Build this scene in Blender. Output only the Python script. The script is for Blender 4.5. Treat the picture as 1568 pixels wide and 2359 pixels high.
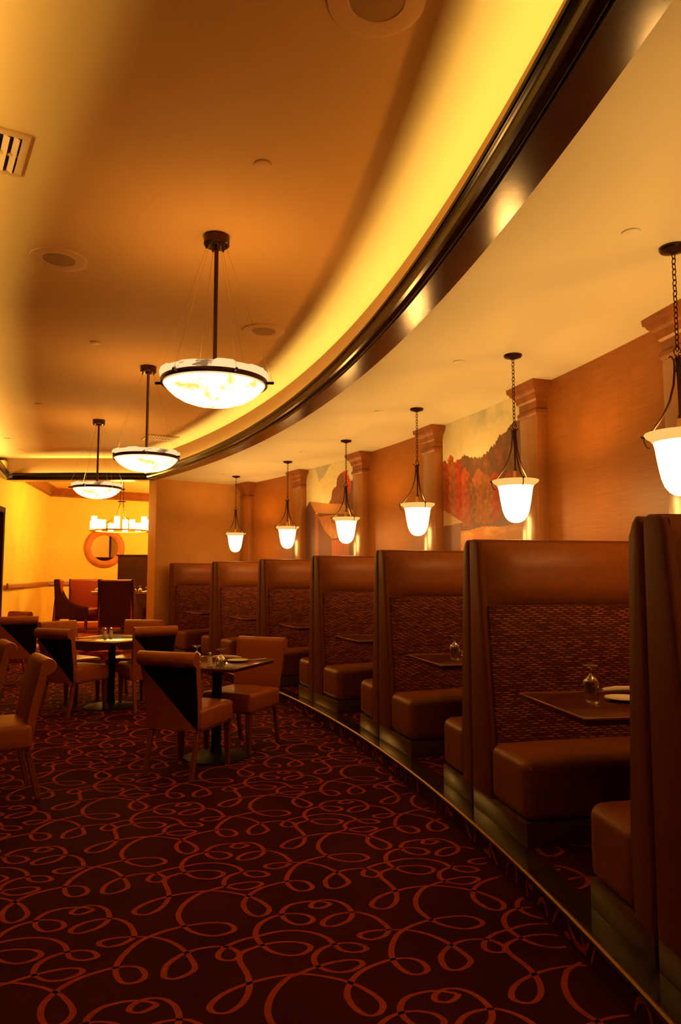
import bpy, bmesh, math, random
import numpy as np
from mathutils import Vector, Matrix
random.seed(7)
PI = math.pi
SC = bpy.context.scene
COL = SC.collection
for o in list(bpy.data.objects): bpy.data.objects.remove(o)

# ---------------------------------------------------------------- camera, world, exposure
cam = bpy.data.cameras.new('camera'); cam_ob = bpy.data.objects.new('camera', cam); COL.objects.link(cam_ob)
cam.sensor_fit = 'HORIZONTAL'; cam.sensor_width = 36.0; cam.lens = 1670.0/1568.0*36.0
cam.clip_start = 0.05; cam.clip_end = 80
cam_ob.location = (0, 0, 1.4); cam_ob.rotation_euler = (PI/2 + math.radians(5.02), 0, 0)
SC.camera = cam_ob
vs = SC.view_settings
vs.view_transform = 'Standard'; vs.look = 'None'; vs.gamma = 1.0; vs.use_curve_mapping = False
vs.exposure = 0.0
W = bpy.data.worlds.new('world'); SC.world = W; W.use_nodes = True
W.node_tree.nodes['Background'].inputs[0].default_value = (0.02, 0.008, 0.003, 1)
W.node_tree.nodes['Background'].inputs[1].default_value = 0.15
# light strengths (the lamps themselves are built further down by their own builders)
WARM = (1.0, 0.45, 0.075)          # booth pendants and bowls
COVE_COL = (1.0, 0.86, 0.28)      # cove strips
PEND_W, PEND_GLASS = 33.0, 28.0
BOWL_W, BOWL_GLASS = 10.5, 8.0
COVE_S = 50.0
BACK_W, BACK_GLASS = 165.0, 16.0

# ---------------------------------------------------------------- layout: concentric arcs of the room
CX, CY = -18.85, 0.0
A0, DA = 0.124, 0.0867             # first booth divider and the step between dividers
R_EDGE, R_DIV, R_WALL = 19.93, 20.03, 21.43
R_TRIM, R_CROWN, R_LIP, R_COVE = 19.87, 19.72, 19.64, 19.77
Z_PLAT, Z_LOW, Z_MAIN = 0.12, 3.02, 3.40
def P(R, a, z=0.0): return Vector((CX + R*math.cos(a), CY + R*math.sin(a), z))

# ---------------------------------------------------------------- materials
def mat(name, col, rough=0.6, metal=0.0, spec=0.5, noise=None, bump=None, coat=0.0, trans=0.0, ior=1.45, emis=None, es=0.0):
    m = bpy.data.materials.new(name); m.use_nodes = True
    nt = m.node_tree; b = nt.nodes['Principled BSDF']
    b.inputs['Base Color'].default_value = (*col, 1); b.inputs['Roughness'].default_value = rough
    b.inputs['Metallic'].default_value = metal; b.inputs['Specular IOR Level'].default_value = spec
    b.inputs['Coat Weight'].default_value = coat; b.inputs['Coat Roughness'].default_value = 0.12
    b.inputs['Transmission Weight'].default_value = trans; b.inputs['IOR'].default_value = ior
    if emis: b.inputs['Emission Color'].default_value = (*emis, 1); b.inputs['Emission Strength'].default_value = es
    tc = nt.nodes.new('ShaderNodeTexCoord')
    if noise:
        sc, amt, stretch = noise
        mp = nt.nodes.new('ShaderNodeMapping'); mp.inputs['Scale'].default_value = stretch
        nt.links.new(tc.outputs['Object'], mp.inputs[0])
        n = nt.nodes.new('ShaderNodeTexNoise'); n.inputs['Scale'].default_value = sc; n.inputs['Detail'].default_value = 5
        nt.links.new(mp.outputs[0], n.inputs['Vector'])
        r = nt.nodes.new('ShaderNodeValToRGB')
        r.color_ramp.elements[0].position = 0.3; r.color_ramp.elements[1].position = 0.7
        r.color_ramp.elements[0].color = tuple(max(0, c*(1-amt)) for c in col) + (1,)
        r.color_ramp.elements[1].color = tuple(min(1, c*(1+amt)) for c in col) + (1,)
        nt.links.new(n.outputs['Fac'], r.inputs[0]); nt.links.new(r.outputs[0], b.inputs['Base Color'])
    if bump:
        sc, st = bump
        n2 = nt.nodes.new('ShaderNodeTexNoise'); n2.inputs['Scale'].default_value = sc; n2.inputs['Detail'].default_value = 3
        nt.links.new(tc.outputs['Object'], n2.inputs['Vector'])
        bp = nt.nodes.new('ShaderNodeBump'); bp.inputs['Strength'].default_value = st; bp.inputs['Distance'].default_value = 0.004
        nt.links.new(n2.outputs['Fac'], bp.inputs['Height']); nt.links.new(bp.outputs[0], b.inputs['Normal'])
    return m
def emit(name, col, s, spots=None):
    m = bpy.data.materials.new(name); m.use_nodes = True; nt = m.node_tree
    nt.nodes.remove(nt.nodes['Principled BSDF'])
    e = nt.nodes.new('ShaderNodeEmission'); e.inputs[0].default_value = (*col, 1); e.inputs[1].default_value = s
    nt.links.new(e.outputs[0], nt.nodes['Material Output'].inputs[0])
    if spots:      # alabaster veining: glass that lets less light through where it is darker stone
        tc = nt.nodes.new('ShaderNodeTexCoord'); v = nt.nodes.new('ShaderNodeTexNoise')
        v.inputs['Scale'].default_value = spots; v.inputs['Detail'].default_value = 4; v.inputs['Distortion'].default_value = 1.2
        r = nt.nodes.new('ShaderNodeValToRGB'); r.color_ramp.elements[0].position = 0.33; r.color_ramp.elements[1].position = 0.40
        r.color_ramp.elements[0].color = (0.22, 0.21, 0.20, 1); r.color_ramp.elements[1].color = (1, 1, 1, 1)
        nt.links.new(tc.outputs['Object'], v.inputs['Vector']); nt.links.new(v.outputs['Fac'], r.inputs[0])
        mx = nt.nodes.new('ShaderNodeMix'); mx.data_type = 'RGBA'; mx.blend_type = 'MULTIPLY'; mx.inputs[0].default_value = 1
        mx.inputs[6].default_value = (*col, 1); nt.links.new(r.outputs[0], mx.inputs[7]); nt.links.new(mx.outputs[2], e.inputs[0])
    return m
M = {}
M['ceiling'] = mat('ceiling_paint', (0.68, 0.385, 0.12), 0.75, noise=(0.7, 0.04, (1, 1, 1)), bump=(60, 0.15))
M['ceiling_low'] = mat('low_ceiling_paint', (0.77, 0.77, 0.66), 0.6, bump=(60, 0.1))
M['cove'] = mat('cove_paint', (0.34, 0.15, 0.035), 0.7)
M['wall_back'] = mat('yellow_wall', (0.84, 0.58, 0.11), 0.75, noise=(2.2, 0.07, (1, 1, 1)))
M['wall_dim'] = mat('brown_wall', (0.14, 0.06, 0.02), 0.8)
M['wall_pier'] = mat('tan_wall', (0.64, 0.32, 0.085), 0.75, noise=(3, 0.06, (1, 1, 1)))
M['crown'] = mat('dark_crown_wood', (0.016, 0.006, 0.003), 0.20, coat=0.35, noise=(6, 0.4, (1, 1, 1)))
M['soffit'] = mat('glossy_soffit_wood', (0.040, 0.011, 0.005), 0.17, spec=0.55, noise=(5, 0.2, (1, 1, 1)), bump=(12, 0.05))
M['orange_wood'] = mat('orange_wood', (0.27, 0.085, 0.018), 0.35, noise=(8, 0.25, (1, 1, 0.12)))
M['column'] = mat('column_wood', (0.34, 0.130, 0.034), 0.27, noise=(7, 0.18, (1, 1, 0.08)), coat=0.5)
M['leather'] = mat('brown_leather', (0.225, 0.064, 0.010), 0.42, spec=0.25, noise=(20, 0.08, (1, 1, 1)), bump=(160, 0.2))
M['chair_leather'] = mat('chair_leather', (0.40, 0.105, 0.016), 0.38, spec=0.35, noise=(20, 0.08, (1, 1, 1)), bump=(160, 0.2))
M['leather_side'] = mat('brown_leather_welt', (0.160, 0.042, 0.007), 0.5, spec=0.12, bump=(160, 0.2))
M['leather_red'] = mat('red_leather', (0.24, 0.030, 0.010), 0.35, bump=(140, 0.2))
M['dark_fabric'] = mat('dark_fabric', (0.010, 0.006, 0.006), 0.9, spec=0.1, bump=(300, 0.3))
M['maroon_fabric'] = mat('maroon_fabric', (0.060, 0.010, 0.004), 0.85, spec=0.2, bump=(300, 0.3))
M['leg_wood'] = mat('leg_wood', (0.24, 0.060, 0.018), 0.35, noise=(12, 0.2, (1, 1, 0.2)))
M['table_wood'] = mat('table_wood', (0.070, 0.014, 0.004), 0.14, spec=0.35, noise=(5, 0.15, (1, 6, 1)))
M['table_edge'] = mat('table_edge', (0.50, 0.22, 0.08), 0.25, metal=0.5)
M['black_metal'] = mat('black_metal', (0.010, 0.008, 0.006), 0.5, spec=0.25)
M['bronze'] = mat('bronze', (0.075, 0.035, 0.016), 0.30, metal=0.85)
M['brass'] = mat('brass', (0.75, 0.45, 0.16), 0.28, metal=1.0)
M['nosing'] = mat('worn_brass', (0.26, 0.14, 0.035), 0.42, metal=0.9)
M['plinth'] = mat('plinth_wood', (0.10, 0.048, 0.014), 0.35, noise=(8, 0.2, (0.2, 1, 1)))
M['step'] = mat('polished_step', (0.045, 0.026, 0.010), 0.10, coat=0.5, noise=(30, 0.5, (1, 1, 1)))
M['carpet'] = mat('carpet_ground', (0.050, 0.0058, 0.0028), 0.95, spec=0.1, noise=(2.5, 0.25, (1, 1, 1)), bump=(400, 0.5))
M['swirl'] = mat('carpet_swirl', (0.33, 0.045, 0.007), 0.95, spec=0.1, noise=(30, 0.12, (1, 1, 1)))
M['mirror_wood'] = mat('mirror_frame_wood', (0.50, 0.16, 0.025), 0.45, noise=(6, 0.15, (1, 1, 1)))
M['back_ceiling'] = mat('back_ceiling_paint', (0.85, 0.60, 0.20), 0.75)
M['carpet_back'] = mat('carpet_back_room', (0.30, 0.05, 0.02), 0.95, spec=0.1, noise=(6, 0.5, (1, 1, 1)))
M['white'] = mat('white_china', (0.80, 0.76, 0.68), 0.2)
M['linen'] = mat('linen', (0.74, 0.60, 0.46), 0.9)
M['grille'] = mat('grille_paint', (0.66, 0.36, 0.13), 0.6)
M['white_paint'] = mat('white_cover_paint', (0.82, 0.80, 0.74), 0.5)
M['speaker_mesh'] = mat('speaker_mesh', (0.46, 0.24, 0.08), 0.8, bump=(500, 1.0))
M['vent_dark'] = mat('vent_dark', (0.05, 0.03, 0.015), 0.9)
M['steel'] = mat('steel', (0.7, 0.62, 0.5), 0.25, metal=1.0)
M['mirror'] = mat('mirror_glass', (0.85, 0.82, 0.76), 0.03, metal=1.0)
M['glass'] = mat('clear_glass', (1, 1, 1), 0.02, trans=1.0, ior=1.45)
M['salt'] = mat('salt', (0.85, 0.8, 0.7), 0.9)
M['dark_panel'] = mat('dark_panel', (0.045, 0.015, 0.005), 0.8, spec=0.1, noise=(4, 0.2, (1, 1, 1)))
M['pend_glass'] = emit('lit_pendant_glass', (1.0, 0.50, 0.13), PEND_GLASS)
M['pend_lip'] = emit('lit_pendant_lip', (1.0, 0.52, 0.13), 1.05)
M['bowl'] = emit('lit_alabaster_bowl', (1.0, 0.50, 0.13), BOWL_GLASS, spots=7.0)
M['bowl_rim'] = emit('lit_alabaster_rim', (1.0, 0.58, 0.26), 1.25, spots=9.0)
M['candle'] = emit('lit_candle_glass', (1.0, 0.58, 0.15), BACK_GLASS)
M['strip'] = emit('cove_strip', COVE_COL, COVE_S)
def nodes_of(m): return m.node_tree, m.node_tree.nodes['Principled BSDF']
def booth_fabric():
    """dark red weave with rows of short lens-shaped dashes, each a little lighter or darker"""
    m = mat('woven_dash_fabric', (0.1, 0.01, 0.01), 0.7, spec=0.25)
    nt, b = nodes_of(m); L = nt.links.new
    def mth(op, x, y=None, z=None):
        n = nt.nodes.new('ShaderNodeMath'); n.operation = op
        for i, v in enumerate((x, y, z)):
            if v is None: continue
            if isinstance(v, (int, float)): n.inputs[i].default_value = v
            else: L(v, n.inputs[i])
        return n.outputs[0]
    tc = nt.nodes.new('ShaderNodeTexCoord'); sx = nt.nodes.new('ShaderNodeSeparateXYZ'); L(tc.outputs['Object'], sx.inputs[0])
    v = mth('DIVIDE', sx.outputs[2], 0.0118); row = mth('FLOOR', v); fv = mth('FRACT', v)
    u = mth('ADD', mth('DIVIDE', sx.outputs[0], 0.056), mth('MULTIPLY', row, 0.41)); cell = mth('FLOOR', u); fu = mth('FRACT', u)
    wn = nt.nodes.new('ShaderNodeTexWhiteNoise'); wn.noise_dimensions = '2D'; cb = nt.nodes.new('ShaderNodeCombineXYZ'); L(cell, cb.inputs[0]); L(row, cb.inputs[1]); L(cb.outputs[0], wn.inputs['Vector'])
    ex = mth('POWER', mth('MULTIPLY', mth('SUBTRACT', fu, 0.5), 2.0), 2.0); ez = mth('POWER', mth('MULTIPLY', mth('SUBTRACT', fv, 0.5), 2.0), 2.0)
    e = mth('ADD', ex, mth('MULTIPLY', ez, 1.9))
    mr = nt.nodes.new('ShaderNodeMapRange'); mr.interpolation_type = 'SMOOTHSTEP'
    mr.inputs['From Min'].default_value = 1.05; mr.inputs['From Max'].default_value = 0.45; L(e, mr.inputs['Value'])
    c = nt.nodes.new('ShaderNodeMix'); c.data_type = 'RGBA'; c.inputs[6].default_value = (0.11, 0.019, 0.012, 1); c.inputs[7].default_value = (0.42, 0.120, 0.046, 1)
    L(wn.outputs['Value'], c.inputs[0])
    mx = nt.nodes.new('ShaderNodeMix'); mx.data_type = 'RGBA'; mx.inputs[6].default_value = (0.060, 0.009, 0.008, 1)
    L(mr.outputs[0], mx.inputs[0]); L(c.outputs[2], mx.inputs[7]); L(mx.outputs[2], b.inputs['Base Color'])
    return m
M['fabric'] = booth_fabric()
def wall_cloth():
    m = mat('grasscloth_wall', (0.5, 0.25, 0.1), 0.45)
    nt, b = nodes_of(m); L = nt.links.new
    uv = nt.nodes.new('ShaderNodeUVMap'); uv.uv_map = 'UVMap'
    n = nt.nodes.new('ShaderNodeTexNoise'); n.inputs['Scale'].default_value = 1.0; n.inputs['Detail'].default_value = 4
    mp = nt.nodes.new('ShaderNodeMapping'); mp.inputs['Scale'].default_value = (4, 90, 1)
    L(uv.outputs[0], mp.inputs[0]); L(mp.outputs[0], n.inputs['Vector'])
    br = nt.nodes.new('ShaderNodeTexBrick'); br.offset = 0.0
    br.inputs['Scale'].default_value = 1.0; br.inputs['Brick Width'].default_value = 0.155; br.inputs['Row Height'].default_value = 0.105
    br.inputs['Mortar Size'].default_value = 0.0016; br.inputs['Mortar Smooth'].default_value = 0.6
    br.inputs['Color1'].default_value = (0.36, 0.130, 0.020, 1); br.inputs['Color2'].default_value = (0.33, 0.116, 0.017, 1)
    br.inputs['Mortar'].default_value = (0.27, 0.088, 0.013, 1)
    L(uv.outputs[0], br.inputs['Vector'])
    r = nt.nodes.new('ShaderNodeValToRGB'); r.color_ramp.elements[0].position = 0.3; r.color_ramp.elements[1].position = 0.7
    r.color_ramp.elements[0].color = (0.86, 0.84, 0.8, 1); r.color_ramp.elements[1].color = (1.05, 1.05, 1.05, 1)
    L(n.outputs['Fac'], r.inputs[0])
    mx = nt.nodes.new('ShaderNodeMix'); mx.data_type = 'RGBA'; mx.blend_type = 'MULTIPLY'; mx.inputs[0].default_value = 1.0
    L(br.outputs['Color'], mx.inputs[6]); L(r.outputs[0], mx.inputs[7]); L(mx.outputs[2], b.inputs['Base Color'])
    return m
M['wall_cloth'] = wall_cloth()
def mural_mat():
    m = mat('mural_paint', (0.5, 0.4, 0.3), 0.5)
    nt, b = nodes_of(m)
    a = nt.nodes.new('ShaderNodeVertexColor'); a.layer_name = 'paint'
    nt.links.new(a.outputs[0], b.inputs['Base Color']); return m
M['mural'] = mural_mat()

# ---------------------------------------------------------------- mesh helpers
def add_box(bm, c, s, bev=0.0, seg=2, rot=None, taper=None):
    """box centred at c with size s; taper scales the bottom face"""
    r = bmesh.ops.create_cube(bm, size=1.0); vs_ = r['verts']
    for v in vs_:
        k = taper if (taper and v.co.z < 0) else 1.0
        v.co = Vector((v.co.x*s[0]*k, v.co.y*s[1]*k, v.co.z*s[2]))
    if bev > 0:
        es = list({e for v in vs_ for e in v.link_edges})
        rr = bmesh.ops.bevel(bm, geom=es, offset=bev, segments=seg, affect='EDGES', profile=0.5)
        vs_ = list({v for f in rr['faces'] for v in f.verts} | {v for v in vs_ if v.is_valid})
    mtx = Matrix.Translation(Vector(c)) @ (rot.to_4x4() if rot else Matrix.Identity(4))
    for v in vs_: v.co = mtx @ v.co
    return vs_
def add_lathe(bm, prof, n=32, c=(0, 0, 0), close=True):
    rings = []
    for (r, z) in prof:
        if r < 1e-5: rings.append([bm.verts.new((c[0], c[1], c[2]+z))])
        else: rings.append([bm.verts.new((c[0]+r*math.cos(2*PI*i/n), c[1]+r*math.sin(2*PI*i/n), c[2]+z)) for i in range(n)])
    for a, b in zip(rings[:-1], rings[1:]):
        for i in range(n):
            j = (i+1) % n
            f = [a[i % len(a)], a[j % len(a)], b[j % len(b)], b[i % len(b)]]
            f = [v for k, v in enumerate(f) if v not in f[:k]]
            if len(f) > 2: bm.faces.new(f)
def add_tube(bm, pts, r, n=8, cyc=False, flat=1.0, cap=True):
    pts = [Vector(p) for p in pts]; rings = []; N = len(pts); up = None
    for i, p in enumerate(pts):
        a = pts[(i-1) % N] if (cyc or i) else p; b = pts[(i+1) % N] if (cyc or i < N-1) else p
        t = (b-a).normalized()
        if up is None: up = Vector((0, 0, 1)) if abs(t.z) < 0.9 else Vector((1, 0, 0))
        s = t.cross(up).normalized(); up = s.cross(t).normalized()
        rr = r[i] if isinstance(r, (list, tuple)) else r
        rings.append([bm.verts.new(p + s*rr*math.cos(2*PI*k/n) + up*rr*flat*math.sin(2*PI*k/n)) for k in range(n)])
    for i in range(N if cyc else N-1):
        a, b = rings[i], rings[(i+1) % N]
        for k in range(n): bm.faces.new((a[k], a[(k+1) % n], b[(k+1) % n], b[k]))
    if cap and not cyc:
        bm.faces.new(rings[0][::-1]); bm.faces.new(rings[-1])
def add_prism(bm, poly, x0, x1, axis='x'):
    """extrude a 2-D polygon along an axis; poly gives the two other coordinates in order"""
    def mk(u, v, w): return {'x': (w, u, v), 'y': (u, w, v), 'z': (u, v, w)}[axis]
    a = [bm.verts.new(mk(u, v, x0)) for u, v in poly]; b = [bm.verts.new(mk(u, v, x1)) for u, v in poly]
    bm.faces.new(a); bm.faces.new(b[::-1]); n = len(poly)
    for i in range(n): bm.faces.new((a[i], b[i], b[(i+1) % n], a[(i+1) % n]))
    return a + b
def link(name, bm, m, parent=None, smooth=True, ang=35, loc=None, rotz=0, mats=None):
    bmesh.ops.recalc_face_normals(bm, faces=bm.faces)
    me = bpy.data.meshes.new(name); bm.to_mesh(me); bm.free()
    for mm in (mats or [m]): me.materials.append(mm)
    if smooth:
        me.polygons.foreach_set('use_smooth', [True]*len(me.polygons)); me.set_sharp_from_angle(angle=math.radians(ang))
    o = bpy.data.objects.new(name, me); COL.objects.link(o)
    if parent: o.parent = parent
    if loc is not None: o.location = loc
    o.rotation_euler = (0, 0, rotz)
    return o
def tag(o, label, cat, group=None):
    o['label'] = label; o['category'] = cat
    if group: o['group'] = group
    return o
def thing(name, label, cat, loc=(0, 0, 0), rotz=0, group=None):
    o = bpy.data.objects.new(name, None); COL.objects.link(o); o.empty_display_size = 0.1
    o.location = loc; o.rotation_euler = (0, 0, rotz); return tag(o, label, cat, group)
def struct(o): o['kind'] = 'structure'; return o
def dup(o, loc, rotz, label, parent=None, group=None):
    def rec(s, p):
        c = s.copy(); COL.objects.link(c)
        if p: c.parent = p
        for k in [x for x in COL.objects if x.parent == s and x != c]: rec(k, c)
        return c
    c = rec(o, None); c.location = loc; c.rotation_euler = (0, 0, rotz); c['label'] = label
    if group: c['group'] = group
    return c
def arc_sweep(bm, prof, a0, a1, n=160, closed=True):
    """sweep a (R, z) profile along the room's arc"""
    rows = []
    for i in range(n+1):
        a = a0+(a1-a0)*i/n; rows.append([bm.verts.new(P(R, a, z)) for R, z in prof])
    m = len(prof)
    for i in range(n):
        for k in range(m if closed else m-1):
            bm.faces.new((rows[i][k], rows[i][(k+1) % m], rows[i+1][(k+1) % m], rows[i+1][k]))
    if closed: bm.faces.new(rows[0]); bm.faces.new(rows[-1][::-1])
def path_sweep(bm, path, prof, closed=True):
    """sweep (offset to the left of travel, z) along a plan polyline with mitres"""
    path = [Vector((p[0], p[1])) for p in path]; rows = []
    for i, p in enumerate(path):
        d0 = (p-path[i-1]).normalized() if i else (path[1]-p).normalized()
        d1 = (path[i+1]-p).normalized() if i < len(path)-1 else d0
        n0 = Vector((-d0.y, d0.x)); n1 = Vector((-d1.y, d1.x)); n = (n0+n1).normalized(); k = 1/max(0.3, n.dot(n0))
        rows.append([bm.verts.new((p.x+n.x*o*k, p.y+n.y*o*k, z)) for o, z in prof])
    m = len(prof)
    for i in range(len(path)-1):
        for k in range(m if closed else m-1):
            bm.faces.new((rows[i][k], rows[i][(k+1) % m], rows[i+1][(k+1) % m], rows[i+1][k]))
    if closed: bm.faces.new(rows[0]); bm.faces.new(rows[-1][::-1])
def wall_seg(name, p0, p1, z0, z1, m, th=0.1, holes=()):
    """upright wall from p0 to p1, thickness to the left of travel; holes = (s0, s1, z0, z1)"""
    p0 = Vector((p0[0], p0[1])); p1 = Vector((p1[0], p1[1])); L_ = (p1-p0).length; d = (p1-p0)/L_; n = Vector((-d.y, d.x))
    bm = bmesh.new()
    def blk(s0, s1, a, b):
        if s1-s0 < 1e-4 or b-a < 1e-4: return
        q = [p0+d*s0, p0+d*s1, p0+d*s1+n*th, p0+d*s0+n*th]
        add_prism(bm, [(v.x, v.y) for v in q], a, b, 'z')
    s = 0
    for (h0, h1, ha, hb) in holes:
        blk(s, h0, z0, z1); blk(h0, h1, z0, ha); blk(h0, h1, hb, z1); s = h1
    blk(s, L_, z0, z1)
    return struct(link(name, bm, m, smooth=False))
CARPET_PATH = [(-46,3244),(-63,3212),(-92,3196),(-125,3209),(-117,3248),(-76,3275),(-28,3271),(19,3231),(48,3161),(41,3106),(13,3064),(-32,3038),(-68,3047),(-69,3082),(-33,3130),(19,3155),(77,3158),(138,3118),(177,3058),(192,3007),(168,2957),(119,2932),(79,2949),(77,2975),(116,2998),(177,3009),(237,3009),(281,3004),(343,2973),(400,2919),(443,2857),(475,2788),(460,2746),(420,2715),(382,2724),(369,2769),(374,2817),(410,2878),(464,2919),(526,2935),(578,2927),(619,2886),(614,2847),(584,2835),(550,2851),(544,2890),(568,2940),(618,2987),(677,3016),(743,3049),(818,3060),(888,3042),(943,3001),(974,2948),(999,2911),(1040,2893),(1080,2902),(1094,2925),(1063,2956),(1014,2963),(960,2945),(918,2909),(899,2859),(908,2806),(943,2773),(991,2756),(1039,2770),(1076,2809),(1063,2835),(1022,2839),(960,2819),(899,2784),(850,2747),(807,2711),(766,2613),(764,2508),(808,2416),(862,2363),(936,2338),(995,2363),(1013,2398),(976,2440),(903,2446),(808,2416),(723,2363),(663,2296),(632,2200),(628,2120),(649,2054),(689,2009),(734,2018),(749,2054),(723,2101),(679,2118),(622,2106),(570,2077),(519,2036),(481,1978),(460,1898),(472,1835),(502,1786),(537,1767),(569,1789),(576,1835),(551,1882),(506,1931),(469,1957),(421,1982),(343,2006),(274,2009),(180,1982),(90,1931),(34,1874),(12,1812),(40,1782),(83,1789),(120,1850),(127,1940),(107,2018),(71,2101),(69,2154),(106,2195),(180,2236),(259,2245),(313,2226),(325,2195),(296,2159),(245,2150),(180,2180),(132,2242),(106,2307),(110,2386),(144,2446),(198,2483),(249,2492),(302,2477),(327,2440),(305,2408),(261,2402),(212,2446),(193,2508),(215,2570),(266,2604),(326,2617),(392,2600)]
LAT_A = Vector((0.996, 0.056)); LAT_B = Vector((-0.438, 0.678))
def carpet_strand():
    pts = [Vector((x/1000, y/1000)) for x, y in CARPET_PATH]
    gap = (pts[0]-LAT_B) - pts[-1]; n = len(pts)
    k0 = int(n*0.8)
    for i in range(k0, n): pts[i] = pts[i] + gap*((i-k0)/(n-1-k0))
    out = []
    ext = [pts[-2]+LAT_B] + pts + [pts[1]-LAT_B]
    for i in range(1, len(ext)-2):
        p0, p1, p2, p3 = ext[i-1:i+3]
        m = 4
        for k in range(m):
            t = k/m
            out.append(0.5*((2*p1)+(p2-p0)*t+(2*p0-5*p1+4*p2-p3)*t*t+(3*p1-p0-3*p2+p3)*t**3))
    out.append(ext[-2]); return out
STRAND = carpet_strand()
def strand_edges():
    L_, R_ = [], []; n = len(STRAND)
    for i, p in enumerate(STRAND):
        a = STRAND[max(0, i-1)]; b = STRAND[min(n-1, i+1)]; d = b-a
        if d.length < 1e-6: d = Vector((1, 0))
        d.normalize(); w = 0.0050 + 0.0065*abs(d.y)**1.4
        nn = Vector((-d.y, d.x)); L_.append(p+nn*w); R_.append(p-nn*w)
    return L_, R_
SE_L, SE_R = strand_edges()
def ribbons(bm, mapper, region, mi=1):
    """calligraphic swirls woven into the carpet: thin quads of their own colour on its surface"""
    k = 0
    for i in range(-16, 17):
        for j in range(-16, 20):
            off = LAT_A*i + LAT_B*j; c = STRAND[0]+off
            if not region(c, 1.3): continue
            k += 1; prev = None; lift = 0.0006 + 0.00006*(k % 9)
            for q in range(len(STRAND)):
                a, b = SE_L[q]+off, SE_R[q]+off
                if not (region(a, 0) and region(b, 0)): prev = None; continue
                va, vb = mapper(a, lift), mapper(b, lift)
                if va is None or vb is None: prev = None; continue
                cur = (bm.verts.new(va), bm.verts.new(vb))
                if prev and (cur[0].co-prev[0].co).length < 0.12:
                    f = bm.faces.new((prev[0], prev[1], cur[1], cur[0])); f.material_index = mi
                    f.normal_update()
                prev = cur
def Rof(p): return math.hypot(p.x-CX, p.y-CY)
def reg_floor(p, m): return -6.4-m < p.x and -1.0-m < p.y < 12.15+m and Rof(p) < R_EDGE-0.004+m
bm = bmesh.new(); ribbons(bm, lambda p, l: (p.x, p.y, l), reg_floor)
f = bm.faces.new([bm.verts.new(v) for v in ((-8, -3, 0), (1.3, -3, 0), (1.3, 12.2, 0), (-8, 12.2, 0))])
for f in bm.faces:
    f.normal_update()
    if f.normal.z < 0: f.normal_flip()
me = bpy.data.meshes.new('floor'); bm.to_mesh(me); bm.free(); me.materials.append(M['carpet']); me.materials.append(M['swirl'])
o = bpy.data.objects.new('floor', me); COL.objects.link(o); struct(o)

AS, AE = -0.13, 0.655
# raised booth platform: carpeted top and riser
def plat_map(p, l):
    R = Rof(p); a = math.atan2(p.y-CY, p.x-CX)
    if R < R_EDGE+0.105: return P(R_EDGE+0.012-l, a, max(0.0, R-R_EDGE))
    if R < 20.06: return None
    return P(R, a, Z_PLAT+l)
def reg_plat(p, m): return R_EDGE-m < Rof(p) < 21.3+m and -0.5-m < p.y < 12.15+m
bm = bmesh.new(); ribbons(bm, plat_map, reg_plat)
arc_sweep(bm, [(R_EDGE+0.012, 0.0), (R_EDGE+0.012, Z_PLAT), (21.6, Z_PLAT), (21.6, 0.0)], AS, AE, 120)
me = bpy.data.meshes.new('floor'); bmesh.ops.recalc_face_normals(bm, faces=[f for f in bm.faces if f.material_index == 0])
bm.to_mesh(me); bm.free(); me.materials.append(M['carpet']); me.materials.append(M['swirl'])
o = bpy.data.objects.new('floor', me); COL.objects.link(o); struct(o)
# polished step strip and its brass nosing
bm = bmesh.new(); arc_sweep(bm, [(R_EDGE-0.002, Z_PLAT-0.022), (R_EDGE-0.002, Z_PLAT+0.001), (R_EDGE+0.115, Z_PLAT+0.001), (R_EDGE+0.115, Z_PLAT-0.022)], AS, AE, 200)
struct(link('trim_1', bm, M['step']))
bm = bmesh.new(); arc_sweep(bm, [(R_EDGE-0.010, Z_PLAT-0.020), (R_EDGE-0.012, Z_PLAT-0.004), (R_EDGE-0.006, Z_PLAT+0.0035), (R_EDGE+0.002, Z_PLAT+0.0035), (R_EDGE+0.002, Z_PLAT-0.020)], AS, AE, 200)
struct(link('trim_2', bm, M['nosing']))

# low ceiling above the booths
bm = bmesh.new(); arc_sweep(bm, [(R_TRIM, Z_LOW), (21.7, Z_LOW), (21.7, Z_LOW+0.06), (R_TRIM, Z_LOW+0.06)], AS, AE, 160)
struct(link('ceiling', bm, M['ceiling_low'], smooth=False))
# cove wall over the booths
bm = bmesh.new(); arc_sweep(bm, [(R_COVE, Z_LOW+0.02), (R_COVE, Z_MAIN+0.02), (R_COVE+0.08, Z_MAIN+0.02), (R_COVE+0.08, Z_LOW+0.02)], AS, AE+0.004, 160)
struct(link('wall_cove_right', bm, M['cove'], smooth=False))
# wood soffit board (flat underside) and moulded crown
bm = bmesh.new(); arc_sweep(bm, [(R_CROWN-0.004, Z_LOW-0.010), (R_TRIM+0.004, Z_LOW-0.010), (R_TRIM+0.004, Z_LOW+0.015), (R_CROWN-0.004, Z_LOW+0.015)], AS, AE, 220)
struct(link('trim_3', bm, M['soffit'], smooth=False))
def crown_profile(s=1.0):
    # (distance in from the crown foot towards the room, height): fillets, ogee and lip
    return [(0.0, -0.012), (0.006, -0.012), (0.006, 0.004), (0.012, 0.004), (0.012, 0.012), (0.020, 0.018), (0.034, 0.024), (0.046, 0.034),
            (0.052, 0.048), (0.056, 0.060), (0.062, 0.070), (0.072, 0.078), (0.076, 0.082), (0.076, 0.088), (0.082, 0.088), (0.084, 0.104),
            (0.064, 0.104), (0.060, 0.026), (-0.040, 0.026), (-0.040, -0.004), (0.0, -0.004)]
bm = bmesh.new(); arc_sweep(bm, [(R_CROWN-d, Z_LOW+z) for d, z in crown_profile()], AS, AE, 220)
struct(link('trim_4', bm, M['crown'], ang=30))
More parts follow.
